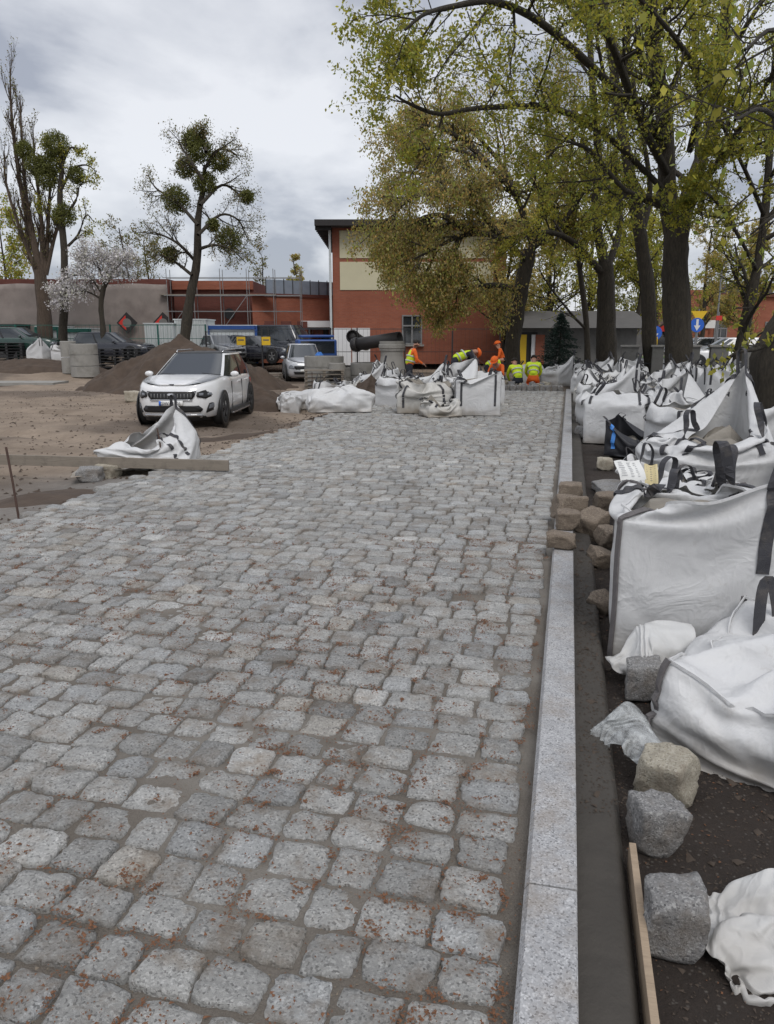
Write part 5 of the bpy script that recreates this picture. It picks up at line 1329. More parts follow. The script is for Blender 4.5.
# street lamp / pole near the right
p = atd(719, 300, 45); r = thing('street_lamp', 'slim grey pole beside the far brick building', 'street lamp', (p.x, p.y, 0)); fobj(MB().tube([(0, 0, 0), (0, 0, 5.2), (.1, -.2, 5.6), (.5, -.7, 5.7)], [.06, .045, .04, .035], 8), 'pole', 'grey_metal', r); fobj(B((.7, -.9, 5.7), (.5, .2, .1), rz=-.9), 'lamp_head', 'grey_metal', r)

# ================================================================== EARTH HEAPS, PIPES, RINGS, PALLETS
def mound(name, label, px, py, D, w, d, h, seed, m='soil', cat='earth heap'):
    p = atd(px, py, D); n = 130; X_ = np.linspace(-1.15, 1.15, n)
    gx, gy = np.meshgrid(X_, X_, indexing='ij'); r_ = np.sqrt(gx ** 2 + gy ** 2) * (1 + .9 * fbm(gx * 1.6 + seed, gy * 1.6 + 2, 3))
    z = np.maximum(0, 1 - r_) ** .95 * h; z = z + (z > 0) * ((fbm(gx * 6 + seed, gy * 6, 5) * .30 + .12 * np.abs(fbm(gx * 15 + seed, gy * 15, 3))) * np.minimum(1, z * 2) * min(h, 1.5))
    xx, yy = gx * w / 2, gy * d / 2; c, s_ = math.cos(YAW), math.sin(YAW)
    wx = p.x + xx * c - yy * s_; wy = p.y + xx * s_ + yy * c; wz = ground_z(wx, wy) - .06 + z
    i = np.arange(n * n).reshape(n, n)
    o = mobj(name, npmesh(name, np.stack([wx, wy, wz], -1).reshape(-1, 3), [np.stack([i[:-1, :-1], i[1:, :-1], i[1:, 1:], i[:-1, 1:]], -1).reshape(-1, 4)], M[m], True)); return tag(o, label, cat, 'heaps of dug earth')
mound('earth_heap', 'large brown earth heap behind the white car', 183, 380, 29.5, 7.4, 6.0, 1.95, 3)
mound('earth_heap', 'dark earth heap right of the white car rear', 252, 385, 22.5, 3.2, 2.6, .62, 8)
mound('earth_heap', 'dark earth spilling between the road bags', 372, 392, 20.2, 2.0, 2.0, .75, 5)
mound('earth_heap', 'low clods of earth along the left road edge', 235, 430, 15.0, 2.6, 1.2, .16, 6)
mound('earth_heap', 'low brown soil ridge on the far left bank', 30, 350, 37.5, 9, 2.5, .5, 9)
mound('earth_heap', 'low trodden soil under the long plank', 30, 487, 8.3, 2.4, 1.6, .14, 12)
# concrete rings
def ring(px, py, D, R_, h, label, n=1, m='concrete', z=None):
    p = atd(px, py, D); zz = gz(p.x, p.y) if z is None else z; r = thing('concrete_ring', label, 'concrete ring', (p.x, p.y, zz), 0, 'stacked concrete rings')
    for k in range(n):
        MB().lathe([(R_ - .1, k * h), (R_, k * h), (R_, k * h + h * .92), (R_ - .03, k * h + h * .95), (R_ - .1, k * h + h * .95), (R_ - .1, k * h)], (0, 0, 0), 'z', 28).build('ring', M[m], r)
ring(324, 360, 31, .78, .42, 'wide stack of concrete rings right of the blue truck', 3)
ring(337, 364, 30, .32, .5, 'narrow concrete ring stack beside the wide one', 2)
ring(352, 360, 31.5, .62, .4, 'concrete rings below the black pipes', 2)
ring(372, 360, 31, .85, .5, 'broad concrete ring half hidden behind the road bags', 2)
ring(84, 356, 36, .62, .5, 'large pale concrete ring stack on the far left bank', 3)
ring(69, 356, 36.5, .35, .75, 'narrow concrete ring beside the two far bags', 2)
# conical ring under the black pipe
p = atd(392, 365, 29); r = thing('concrete_cone', 'grey concrete cone standing under the end of the long black pipe', 'concrete cone', (p.x, p.y, gz(p.x, p.y)))
r.scale = (1, 1, 1.35)
MB().lathe([(.5, 0), (.5, .5), (.42, .9), (.42, 1.05), (.46, 1.05), (.46, 1.3), (.36, 1.3), (.36, 0)], (0, 0, 0), 'z', 24).build('cone', M['concrete'], r)
MB().lathe([(.47, 1.1), (.49, 1.12), (.49, 1.2), (.47, 1.22)], (0, 0, 0), 'z', 24).build('rim', M['concrete'], r)
# black pipes
def pipe(pts, rad, label):
    pts = [Vector(p) for p in pts]; r = thing('black_pipe', label, 'pipe', pts[0], 0, 'big black pipes')
    q = [p - pts[0] for p in pts]; d = (q[1] - q[0]).normalized(); mb = MB(); L = (q[1] - q[0]).length
    i0 = 0; a = d.cross(Vector((0, 0, 1))).normalized(); b = d.cross(a); n = 22; prof = [(rad - .03, .01), (rad, 0), (rad, L), (rad - .03, L - .01), (rad - .03, L * .5), (rad - .03, .01)]
    for rr, h in prof:
        for k in range(n): w = 2 * math.pi * k / n; mb.v.append(tuple(q[0] + d * h + (a * math.cos(w) + b * math.sin(w)) * rr))
    for j in range(len(prof) - 1):
        for k in range(n): mb.f.append((j * n + k, j * n + (k + 1) % n, (j + 1) * n + (k + 1) % n, (j + 1) * n + k))
    mb.build('tube', M['plastic_black'], r, True)
    MB().tube([q[0] + d * .1, q[0] + d * .25], rad + .03, 20).build('collar', M['plastic_black'], r, True)
pipe([atd(353, 345, 30.5), atd(400, 338, 29.5)], .24, 'long black pipe lying across the concrete rings')
pipe([atd(352, 336, 31.5), atd(366, 345, 34)], .24, 'short black pipe pointing away behind the long one')
# pallets and dark crates on the left
def pallet(px, py, D, n, label, m='wood', w=1.2):
    p = atd(px, py, D); r = thing('pallet_stack', label, 'pallets', (p.x, p.y, gz(p.x, p.y)), YAW + .1, 'pallets and crates')
    for k in range(n):
        b = MB(); z = k * .15
        for j in range(3): b.box(((j - 1) * w * .45, 0, z + .05), (.1, .8, .09))
        for j in range(6): b.box((0, (j - 2.5) * .15, z + .11), (w, .1, .022))
        b.build('pallet', M[m], r)
pallet(324, 368, 29.5, 5, 'stack of brown pallets in front of the wide concrete rings', w=1.5)
pallet(117, 362, 39, 7, 'dark low stack on the bank beside the blossom tree, left', 'dark_metal', 1.6)
pallet(139, 360, 39, 8, 'dark low stack on the bank left of the heap', 'dark_metal', 1.5)
pallet(10, 356, 41, 6, 'dark stack at the left frame edge', 'dark_metal', 1.6)
pallet(262, 366, 36, 2, 'broken grey boards lying left of the silver car', w=1.8)

# ================================================================== VEHICLES
def car(name, label, loc, heading, L=4.8, W=1.89, H=1.69, paint='car_white', belt=1.05, hood=.98, cab0=-.95, cab1=2.15, roof0=-.05, roof1=1.85, cat='car', group='parked cars', detail=2, tail=1.0, roofm=None, plate='', wheel=.36):
    """front faces local -x; heading = direction of the nose in world angle"""
    root = thing(name, label, cat, loc, heading + math.pi, group)
    hl = L / 2; n = 64; ex = 3.4
    th = 2 * np.pi * (np.arange(n) + .5) / n
    c, s = np.cos(th), np.sin(th); e2 = 4.6
    r = (np.abs(c) ** e2 + np.abs(s) ** e2) ** (-1 / e2)
    cx, cy = c * r * hl, s * r * W / 2
    nose = np.clip((-cx - hl * .72) / (hl * .28), 0, 1); cy = cy * (1 - .07 * nose ** 2)
    def top(x): # bonnet line, belt line, boot line
        return np.interp(x, [-hl, -hl + .12, -hl + .35, cab0, cab0 + .6, hl - .5, hl], [hood - .16, hood - .07, hood - .01, belt + .03, belt, belt * 1.02, belt * tail])
    lev = [(0, .90), (.04, .955), (.25, .995), (.48, 1.0), (.70, .988), (.88, .965), (.97, .925), (1.0, .88)]
    zb = .22; V = []; F_ = []
    for t, k in lev:
        x = cx * (1 - (1 - k) * .42); y = cy * k; z = zb + (top(x) - zb) * t
        V.append(np.stack([x, y, z], -1))
    V = np.concatenate(V); m = len(lev)
    for j in range(m - 1):
        for i in range(n): F_.append((j * n + i, j * n + (i + 1) % n, (j + 1) * n + (i + 1) % n, (j + 1) * n + i))
    # bonnet/top skin: strips joining the two sides
    t0 = (m - 1) * n; half = n // 2; V = list(map(tuple, V)); rows = []
    for i in range(half):
        a, b = V[t0 + i], V[t0 + n - 1 - i]; row = [t0 + i]
        for q in (.2, .4, .6, .8):
            x = a[0] + (b[0] - a[0]) * q; y = a[1] + (b[1] - a[1]) * q; crown = .035 * (1 - (2 * q - 1) ** 2) + (.012 if q in (.2, .8) else 0)
            row.append(len(V)); V.append((x, y, a[2] + crown))
        row.append(t0 + n - 1 - i); rows.append(row)
    for a, b in zip(rows[:-1], rows[1:]):
        for q in range(5): F_.append((a[q], a[q + 1], b[q + 1], b[q]))
    F_.append(tuple(range(n))[::-1])
    body = mobj('body', npmesh('body', V, F_, M[paint], True), root)
    # cabin
    K = 7; cv = []; n2 = 96; th2 = 2 * np.pi * (np.arange(n2) + .5) / n2; c2, s2 = np.cos(th2), np.sin(th2); r2 = (abs(c2) ** 5.5 + abs(s2) ** 5.5) ** (-1 / 5.5)
    def cab(t, off=0.0):
        a = cab0 + (roof0 - cab0) * t; b = cab1 + (roof1 - cab1) * t ** 1.4; hw = W / 2 * (.93 - .23 * t ** 1.15)
        x = (a + b) / 2 + c2 * r2 * ((b - a) / 2 + off); y = s2 * r2 * (hw + off); bow = .05 * (1 - (s2 * r2) ** 2) * np.sign(c2) * (np.abs(c2 * r2) > .75)
        z = belt - .03 + (H - .035 - belt + .03) * t
        return np.stack([x + bow, y, np.full(n2, z)], -1)
    ts = np.linspace(0, 1, K); cvs = [cab(t) for t in ts]; F2 = []
    for j in range(K - 1):
        for i in range(n2): F2.append((j * n2 + i, j * n2 + (i + 1) % n2, (j + 1) * n2 + (i + 1) % n2, (j + 1) * n2 + i))
    mobj('windows', npmesh('windows', np.concatenate(cvs), F2, M['glass'], True), root)
    # roof skin with crown
    rv = []; 
    for k, (sc_, dz) in enumerate([(1.0, -.03), (1.005, .0), (.95, .02), (.7, .033), (.4, .038)]):
        p = cab(1.0); cm = p.mean(0); q = (p - cm) * sc_ + cm; q[:, 2] = H - .035 + dz; rv.append(q)
    F3 = [(j * n2 + i, j * n2 + (i + 1) % n2, (j + 1) * n2 + (i + 1) % n2, (j + 1) * n2 + i) for j in range(4) for i in range(n2)] + [tuple(range(4 * n2, 5 * n2))]
    mobj('roof', npmesh('roof', np.concatenate(rv), F3, M[roofm or paint], True), root)
    # pillars
    def strip_(i0, i1, nm, m_, t0_=0, t1_=1.0):
        P = []; tt = np.linspace(t0_, t1_, K)
        for t in tt:
            q = cab(t, .012); ia = np.arange(i0, i1 + 1) % n2; P.append(q[ia])
        w = i1 - i0 + 1; ff = [(j * w + i, j * w + i + 1, (j + 1) * w + i + 1, (j + 1) * w + i) for j in range(K - 1) for i in range(w - 1)]
        mobj(nm, npmesh(nm, np.concatenate(P), ff, M[m_], True), root)
    q1 = int(n2 * .125)
    for cx_, m_ in ((q1 - 1, paint), (n2 // 2 - q1 - 1, paint), (n2 // 2 + q1 - 1, paint), (n2 - q1 - 1, paint)): strip_(cx_, cx_ + 1, 'pillar', m_)
    for k in (0, 1):
        b = n2 // 4 - 1 if k == 0 else 3 * n2 // 4 - 1
        strip_(b, b + 1, 'pillar', 'black_trim')
        # side roof edge
        for nm, (ta, tb) in (('roof_edge', (.93, 1.0)),):
            a_, b_ = (q1, n2 // 2 - q1 - 1) if k == 0 else (n2 // 2 + q1, n2 - q1 - 1); strip_(a_, b_, nm, paint, ta, tb)
    fx = lambda y, z=.6: -hl * (1 - min(.999, abs(y) / (W / 2 * .985)) ** e2) ** (1 / e2) * .995
    # wheels
    for sx, wx in ((-1, -hl + .93 * L / 4.8), (1, hl - .98 * L / 4.8)):
        for sy in (-1, 1):
            y = sy * (W / 2 - .115); wr = wheel
            a = MB().lathe([(wr + .055, W / 2 - .02), (wr + .05, W / 2 + .008), (wr - .02, W / 2 + .006), (0.0, W / 2 - .06)] if sy > 0 else [(wr + .055, -W / 2 + .02), (wr + .05, -W / 2 - .008), (wr - .02, -W / 2 - .006), (0.0, -W / 2 + .06)], (wx, 0, wr + .01), 'y', 28)
            a.build('wheel_arch', M['black_trim'], root, True)
            wh = MB().lathe([(wr * .62, -.11), (wr * .93, -.12), (wr, -.08), (wr, .08), (wr * .93, .12), (wr * .62, .11)], (wx, y, wr), 'y', 32).build('wheel', M['tyre'], root, True)
            rim = MB().lathe([(wr * .64, sy * .10), (wr * .60, sy * .112), (wr * .56, sy * .06), (0, sy * .04)], (wx, y, wr), 'y', 28)
            for k in range(5):
                w = 2 * math.pi * k / 5 + .3; rim.box((wx + math.cos(w) * wr * .32, y + sy * .10, wr + math.sin(w) * wr * .32), (wr * .6, .03, .06), ry=-w)
            rim.build('rim', M['dark_metal' if paint == 'car_white' and detail > 2 else 'grey_metal'], wh)
    # front details conform to the nose
    def fpatch(nm, pts, m_, off=.008, sub=6, par=None, zs=.0):
        # pts: polygon in (y, z), filled by horizontal strips
        zsv = [p[1] for p in pts]; z0, z1 = min(zsv), max(zsv); Vp = []; Fp = []; cols = 10
        def span(z):
            xs_ = []
            for a, b in zip(pts, pts[1:] + pts[:1]):
                if (a[1] - z) * (b[1] - z) <= 0 and a[1] != b[1]: xs_.append(a[0] + (b[0] - a[0]) * (z - a[1]) / (b[1] - a[1]))
            return (min(xs_), max(xs_)) if xs_ else (0, 0)
        for j in range(sub + 1):
            z = z0 + (z1 - z0) * min(.999, max(.001, j / sub)); a, b = span(z)
            for i in range(cols + 1):
                y = a + (b - a) * i / cols; t = (z - zb) / (hood - .1 - zb); k = np.interp(t, [q[0] for q in lev], [q[1] for q in lev]); k = float(k)
                yy = min(.9995, abs(y) / (W / 2 * k * .965)); x = -hl * (1 - (1 - k) * .42) * (1 - yy ** e2) ** (1 / e2)
                Vp.append((x - off, y, z))
        for j in range(sub):
            for i in range(cols): a = j * (cols + 1) + i; Fp.append((a, a + 1, a + cols + 2, a + cols + 1))
        o = mobj(nm, npmesh(nm, Vp, Fp, M[m_], True), par or root); so = o.modifiers.new('t', 'SOLIDIFY'); so.thickness = .02; so.offset = 0; return o
    g0, g1 = (.63, .79) if detail > 2 else (.55, .70)
    gr = fpatch('grille', [(-.50, g0 + .07), (-.44, g0), (.44, g0), (.50, g0 + .07), (.52, g1 - .03), (.47, g1), (-.47, g1), (-.52, g1 - .03)], 'black_trim', .012)
    if detail > 2:
        fpatch('grille_surround', [(-.53, g1), (.53, g1), (.54, g1 + .022), (-.54, g1 + .022)], 'chrome', .02, 2)
        fpatch('grille_surround', [(-.46, g0 - .02), (.46, g0 - .02), (.45, g0 + .002), (-.45, g0 + .002)], 'chrome', .02, 2)
        for k in range(13): fpatch('grille_bar', [(-.437 + k * .072, g0 + .03), (-.427 + k * .072, g0 + .03), (-.427 + k * .072, g1 - .035), (-.437 + k * .072, g1 - .035)], 'grey_metal', .022, 2, gr)
        em = fpatch('emblem', [(-.075, .735), (-.05, .71), (.05, .71), (.075, .735), (.05, .76), (-.05, .76)], 'chrome', .045, 4)
        for sy in (-1, 1):
            fpatch('fog_lamp', [(sy * .70, .34), (sy * .84, .40), (sy * .86, .58), (sy * .76, .56)], 'black_trim', .012)
            fpatch('fog_lamp_glass', [(sy * .75, .42), (sy * .82, .44), (sy * .82, .53), (sy * .77, .52)], 'lamp', .03)
        fpatch('lower_intake', [(-.66, .42), (-.60, .36), (.60, .36), (.66, .42), (.58, .50), (-.58, .50)], 'black_trim', .012)
        fpatch('lower_trim', [(-.66, .27), (.66, .27), (.62, .31), (-.62, .31)], 'chrome', .015, 2)
        fpatch('bumper_base', [(-.86, .16), (.86, .16), (.84, .26), (-.84, .26)], 'black_trim', .004, 2)
    else:
        fpatch('lower_intake', [(-.5, .34), (.5, .34), (.54, .46), (-.54, .46)], 'black_trim', .012)
    for sy in (-1, 1):
        fpatch('headlight', [(sy * .53, .69), (sy * .70, .65), (sy * .905, .69), (sy * .91, .85), (sy * .76, .84), (sy * .55, .79)] if detail > 2 else [(sy * .50, .58), (sy * .80, .58), (sy * .82, .76), (sy * .55, .72)], 'black_trim' if detail > 2 else 'lamp', .014)
        if detail > 2:
            for yy in (.63, .77): fpatch('headlight_lens', [(sy * (yy - .035), .71), (sy * (yy + .035), .71), (sy * (yy + .035), .765), (sy * (yy - .035), .765)], 'lamp', .034, 3)
    # plate
    pl = fpatch('number_plate', [(-.26, .50 if detail > 2 else .44), (.26, .50 if detail > 2 else .44), (.26, .61 if detail > 2 else .55), (-.26, .61 if detail > 2 else .55)], 'plate', .04, 2)
    if plate:
        fpatch('plate_band', [(.215, .505), (.255, .505), (.255, .605), (.215, .605)], 'sign_blue', .053, 2, pl)
        cu = bpy.data.curves.new('txt', 'FONT'); cu.body = plate; cu.size = .105; cu.align_x = 'CENTER'; cu.extrude = .001
        to = bpy.data.objects.new('plate_text', cu); COL.objects.link(to)
        me = bpy.data.meshes.new_from_object(to.evaluated_get(bpy.context.evaluated_depsgraph_get())); bpy.data.objects.remove(to)
        me.materials.clear(); me.materials.append(M['ink']); o = mobj('plate_text', me, pl, (-hl - .062, .0, .52)); o.rotation_euler = (math.pi / 2, 0, -math.pi / 2)
    # mirrors, sills, wipers, roof rails, handles
    for sy in (-1, 1):
        mi = MB().lathe([(0, -.09), (.05, -.085), (.085, -.05), (.09, .02), (.075, .07), (.0, .075)], (0, 0, 0), 'x', 12).build('mirror', M[paint], root, True)
        mi.location = (cab0 + .55, sy * (W / 2 + .07), belt + .05); mi.scale = (.7, 1.1, .75)
        B((cab0 + .57, sy * (W / 2 - .02), belt + .0), (.05, .14, .03)).build('mirror_arm', M['black_trim'], root)
        if detail > 1:
            B((.1, sy * (W / 2 + .0), .25), (L * .46, .05, .10)).build('sill', M['black_trim'], root, bevel=.01)
            if detail > 2:
                B((.1, sy * (W / 2 + .035), .215), (L * .40, .05, .03)).build('side_step', M['chrome'], root, bevel=.008)
                MB().tube([(roof0 + .1, sy * .56, H - .01), (roof0 + .2, sy * .57, H + .035), (roof1 - .25, sy * .56, H + .035), (roof1 - .1, sy * .55, H - .01)], .014, 8).build('roof_rail', M['chrome'], root, True)
                for hx in (.55, 1.45): B((hx - .35, sy * (W / 2 - .005), .90), (.18, .035, .03)).build('door_handle', M[paint], root, bevel=.008)
                for hx in (.42, -.68, 1.35): B((hx, sy * (W / 2 - .006), .62), (.008, .02, .62)).build('door_seam', M['black_trim'], root)
    B((hl - .02, 0, .8), (.06, W * .8, .12)).build('tail_light', M['sign_red'], root)
    if detail > 2:
        for sy in (-1, 1):
            w = MB().tube([(cab0 + .08, sy * .5 - .3, belt + .045), (cab0 + .16, sy * .5 + .15, belt + .085)], .008, 5); w.build('wiper', M['black_trim'], root)
    return root
pf = Vector((-9.54 + -7.45, 16.42 + 15.84)) / 2; bk = Vector((-.20, .98)).normalized()
cpos = pf + bk * (2.4 - .93)
car('parked_car', 'white SUV with black grille parked on the soil, facing the camera', (cpos.x, cpos.y, gz(cpos.x, cpos.y) + .03), math.atan2(-bk.y, -bk.x), detail=3, plate='GW 9J301', roofm='black_trim', H=1.59, cab0=-1.22, roof0=.02, cab1=2.25, roof1=1.75, belt=1.05, hood=.99)
def putcar(px, py, D, ang, label, **k):
    p = atd(px, py, D); z = k.pop('z', None); return car(k.pop('name', 'parked_car'), label, (p.x, p.y, gz(p.x, p.y) if z is None else z), ang, **k)
TO = YAW - math.pi / 2                                      # facing the camera
putcar(303, 372, 36, TO + R(10), 'silver minivan facing the camera behind the small white sack', L=4.3, W=1.74, H=1.62, paint='car_silver', belt=.98, hood=.92, cab0=-1.2, cab1=2.05, roof0=-.45, roof1=1.9, detail=2)
putcar(236, 352, 47.2, TO - R(55), 'grey car parked by the blue-framed shed', L=4.3, W=1.72, H=1.42, paint='car_grey', belt=.92, hood=.85, z=.15) if False else None
putcar(221, 352, 41.5 + 1.6, TO + R(35), 'grey-white estate car left of the small white van at the shed', L=4.1, W=1.7, H=1.42, paint='car_grey', belt=.9, hood=.85, z=.25)
putcar(240, 352, 44.2, TO + R(5), 'small white car at the blue-framed shed', L=3.8, W=1.65, H=1.5, paint='car_white', belt=.92, hood=.88, z=.25)
putcar(263, 352, 42.6, TO + R(58), 'dark blue car left of the dark van', L=4.4, W=1.75, H=1.42, paint='car_dark', belt=.9, hood=.85, z=.2)
putcar(286, 350, 44, TO + R(62), 'dark van with a pale bonnet beside the blue truck', L=4.9, W=1.9, H=2.0, paint='car_dark', belt=1.15, hood=1.05, cab0=-1.4, cab1=2.3, roof0=-.8, roof1=2.2, z=.2, cat='van')
putcar(116, 352, 41.5, TO + R(80), 'dark car behind the dark stacks on the bank', L=4.2, W=1.7, H=1.45, paint='car_dark', belt=.92, hood=.85, z=.35)
putcar(24, 352, 42.0, TO + R(85), 'dark green car behind the green fence', L=4.4, W=1.75, H=1.45, paint='car_green', belt=.92, hood=.85, z=.6)
putcar(724, 352, 36, YAW + math.pi - R(8), 'white car on the street behind the pillared wall', L=4.4, W=1.8, H=1.5, paint='car_white', belt=.92, hood=.88, z=.04, group='cars on the street')
putcar(697, 336, 55, YAW + math.pi, 'pale car passing far down the street', L=4.3, W=1.75, H=1.45, paint='car_silver', belt=.9, hood=.85, z=.04, group='cars on the street')
# blue flatbed truck
p = atd(312, 350, 39.5); r = thing('flatbed_truck', 'blue flatbed truck behind the silver minivan', 'truck', (p.x, p.y, gz(p.x, p.y)), TO + R(12) + math.pi)
B((-1.6, 0, 1.15), (1.5, 1.85, 1.3)).build('cab', M['blue_paint'], r, bevel=.08); B((-1.75, 0, 1.95), (1.1, 1.6, .12)).build('roof', M['blue_paint'], r, bevel=.04)
B((-2.36, 0, 1.45), (.03, 1.6, .55)).build('windscreen', M['glass'], r)
B((.9, 0, .85), (3.4, 1.95, .14)).build('bed', M['blue_cloth'], r); 
for sy in (-1, 1): B((.9, sy * .95, 1.15), (3.4, .05, .45)).build('side_board', M['blue_cloth'], r)
mb = MB()
for sy in (-1, 1): mb.box((-.75, sy * .85, 1.75), (.06, .06, 1.2))
mb.box((-.75, 0, 2.3), (.06, 1.76, .06)); mb.build('headboard_frame', M['dark_metal'], r)
for wx in (-1.6, 1.5):
    for sy in (-1, 1): MB().lathe([(0, -.12), (.36, -.12), (.38, -.08), (.38, .08), (.36, .12), (0, .12)], (wx, sy * .85, .38), 'y', 20).build('wheel', M['tyre'], r, True)
# blue tarpaulin bundle at the silver car
rngb = np.random.RandomState(3)
p = atd(319, 360, 34.6); n_ = 24; u, v = np.meshgrid(np.linspace(0, 2 * np.pi, n_), np.linspace(0, np.pi, 14), indexing='ij')
rr = 1 + .5 * fbm(u * 1.3, v * 1.7, 3); Vb = np.stack([.38 * np.cos(u) * np.sin(v) * rr, .3 * np.sin(u) * np.sin(v) * rr, .62 + .62 * np.cos(v) * rr], -1).reshape(-1, 3)
i = np.arange(n_ * 14).reshape(n_, 14); o = mobj('tarpaulin_bundle', npmesh('tarpaulin_bundle', Vb, [np.stack([i[:-1, :-1], i[1:, :-1], i[1:, 1:], i[:-1, 1:]], -1).reshape(-1, 4)], M['blue_cloth'], True), None, (p.x, p.y, gz(p.x, p.y) - .05)); tag(o, 'bright blue tarpaulin bundle right of the silver minivan', 'tarpaulin')

# ================================================================== WORKERS
def skin_mesh(name, pts, edges, rad, m, parent, root_i=0, sub=2):
    me = bpy.data.meshes.new(name); me.from_pydata([tuple(p) for p in pts], edges, []); o = bpy.data.objects.new(name, me); link(o, parent)
    sk = o.modifiers.new('skin', 'SKIN'); sk.use_smooth_shade = True
    for i, r_ in enumerate(rad): me.skin_vertices[0].data[i].radius = (r_, r_) if not isinstance(r_, tuple) else r_; me.skin_vertices[0].data[i].use_root = (i == root_i)
    s_ = o.modifiers.new('sub', 'SUBSURF'); s_.levels = s_.render_levels = sub
    bpy.context.view_layer.update(); bake(o)
    mats = m if isinstance(m, list) else [m]
    o.data.materials.clear()
    for mm in mats: o.data.materials.append(M[mm])
    return o
POSES = {  # x right, y forward, z up; metres, for a 1.75 m figure
 'stand': dict(pel=(0, 0, .92), wa=(0, .03, 1.08), ch=(0, .10, 1.30), nk=(0, .17, 1.48), hd=(0, .24, 1.60), tp=(0, .26, 1.70), shL=(-.19, .13, 1.40), shR=(.19, .13, 1.40), elL=(-.24, .18, 1.12), elR=(.24, .20, 1.12), wrL=(-.16, .40, 1.02), wrR=(.16, .42, 1.00),
   hpL=(-.10, 0, .88), hpR=(.10, 0, .88), knL=(-.11, .04, .48), knR=(.12, .02, .48), anL=(-.12, -.04, .08), anR=(.14, -.02, .08), toL=(-.13, .14, .04), toR=(.16, .16, .04)),
 'stoop': dict(pel=(0, -.18, .86), wa=(0, -.05, .98), ch=(0, .22, 1.10), nk=(0, .42, 1.14), hd=(0, .53, 1.14), tp=(0, .62, 1.12), shL=(-.19, .33, 1.08), shR=(.19, .33, 1.08), elL=(-.24, .42, .80), elR=(.24, .42, .80), wrL=(-.12, .58, .60), wrR=(.14, .58, .58),
   hpL=(-.10, -.17, .84), hpR=(.10, -.17, .84), knL=(-.14, -.02, .46), knR=(.14, 0, .46), anL=(-.14, -.10, .08), anR=(.14, -.10, .08), toL=(-.15, .08, .04), toR=(.16, .08, .04)),
 'kneel': dict(pel=(0, -.12, .36), wa=(0, -.05, .50), ch=(0, .14, .70), nk=(0, .30, .82), hd=(0, .40, .90), tp=(0, .46, .98), shL=(-.19, .22, .76), shR=(.19, .22, .76), elL=(-.25, .34, .50), elR=(.25, .34, .50), wrL=(-.12, .48, .28), wrR=(.12, .50, .28),
   hpL=(-.11, -.12, .32), hpR=(.11, -.12, .32), knL=(-.17, .26, .10), knR=(.17, .26, .10), anL=(-.14, -.16, .08), anR=(.14, -.16, .08), toL=(-.14, -.32, .05), toR=(.14, -.32, .05)),
}
ORD = ['pel', 'wa', 'ch', 'nk', 'hd', 'tp', 'shL', 'elL', 'wrL', 'shR', 'elR', 'wrR', 'hpL', 'knL', 'anL', 'toL', 'hpR', 'knR', 'anR', 'toR']
EDG = [('pel', 'wa'), ('wa', 'ch'), ('ch', 'nk'), ('nk', 'hd'), ('hd', 'tp'), ('ch', 'shL'), ('shL', 'elL'), ('elL', 'wrL'), ('ch', 'shR'), ('shR', 'elR'), ('elR', 'wrR'), ('pel', 'hpL'), ('hpL', 'knL'), ('knL', 'anL'), ('anL', 'toL'), ('pel', 'hpR'), ('hpR', 'knR'), ('knR', 'anR'), ('anR', 'toR')]
RAD = dict(pel=.135, wa=.125, ch=.15, nk=.058, hd=.098, tp=.075, shL=.075, elL=.052, wrL=.034, shR=.075, elR=.052, wrR=.034, hpL=.10, knL=.068, anL=.045, toL=.04, hpR=.10, knR=.068, anR=.045, toR=.04)
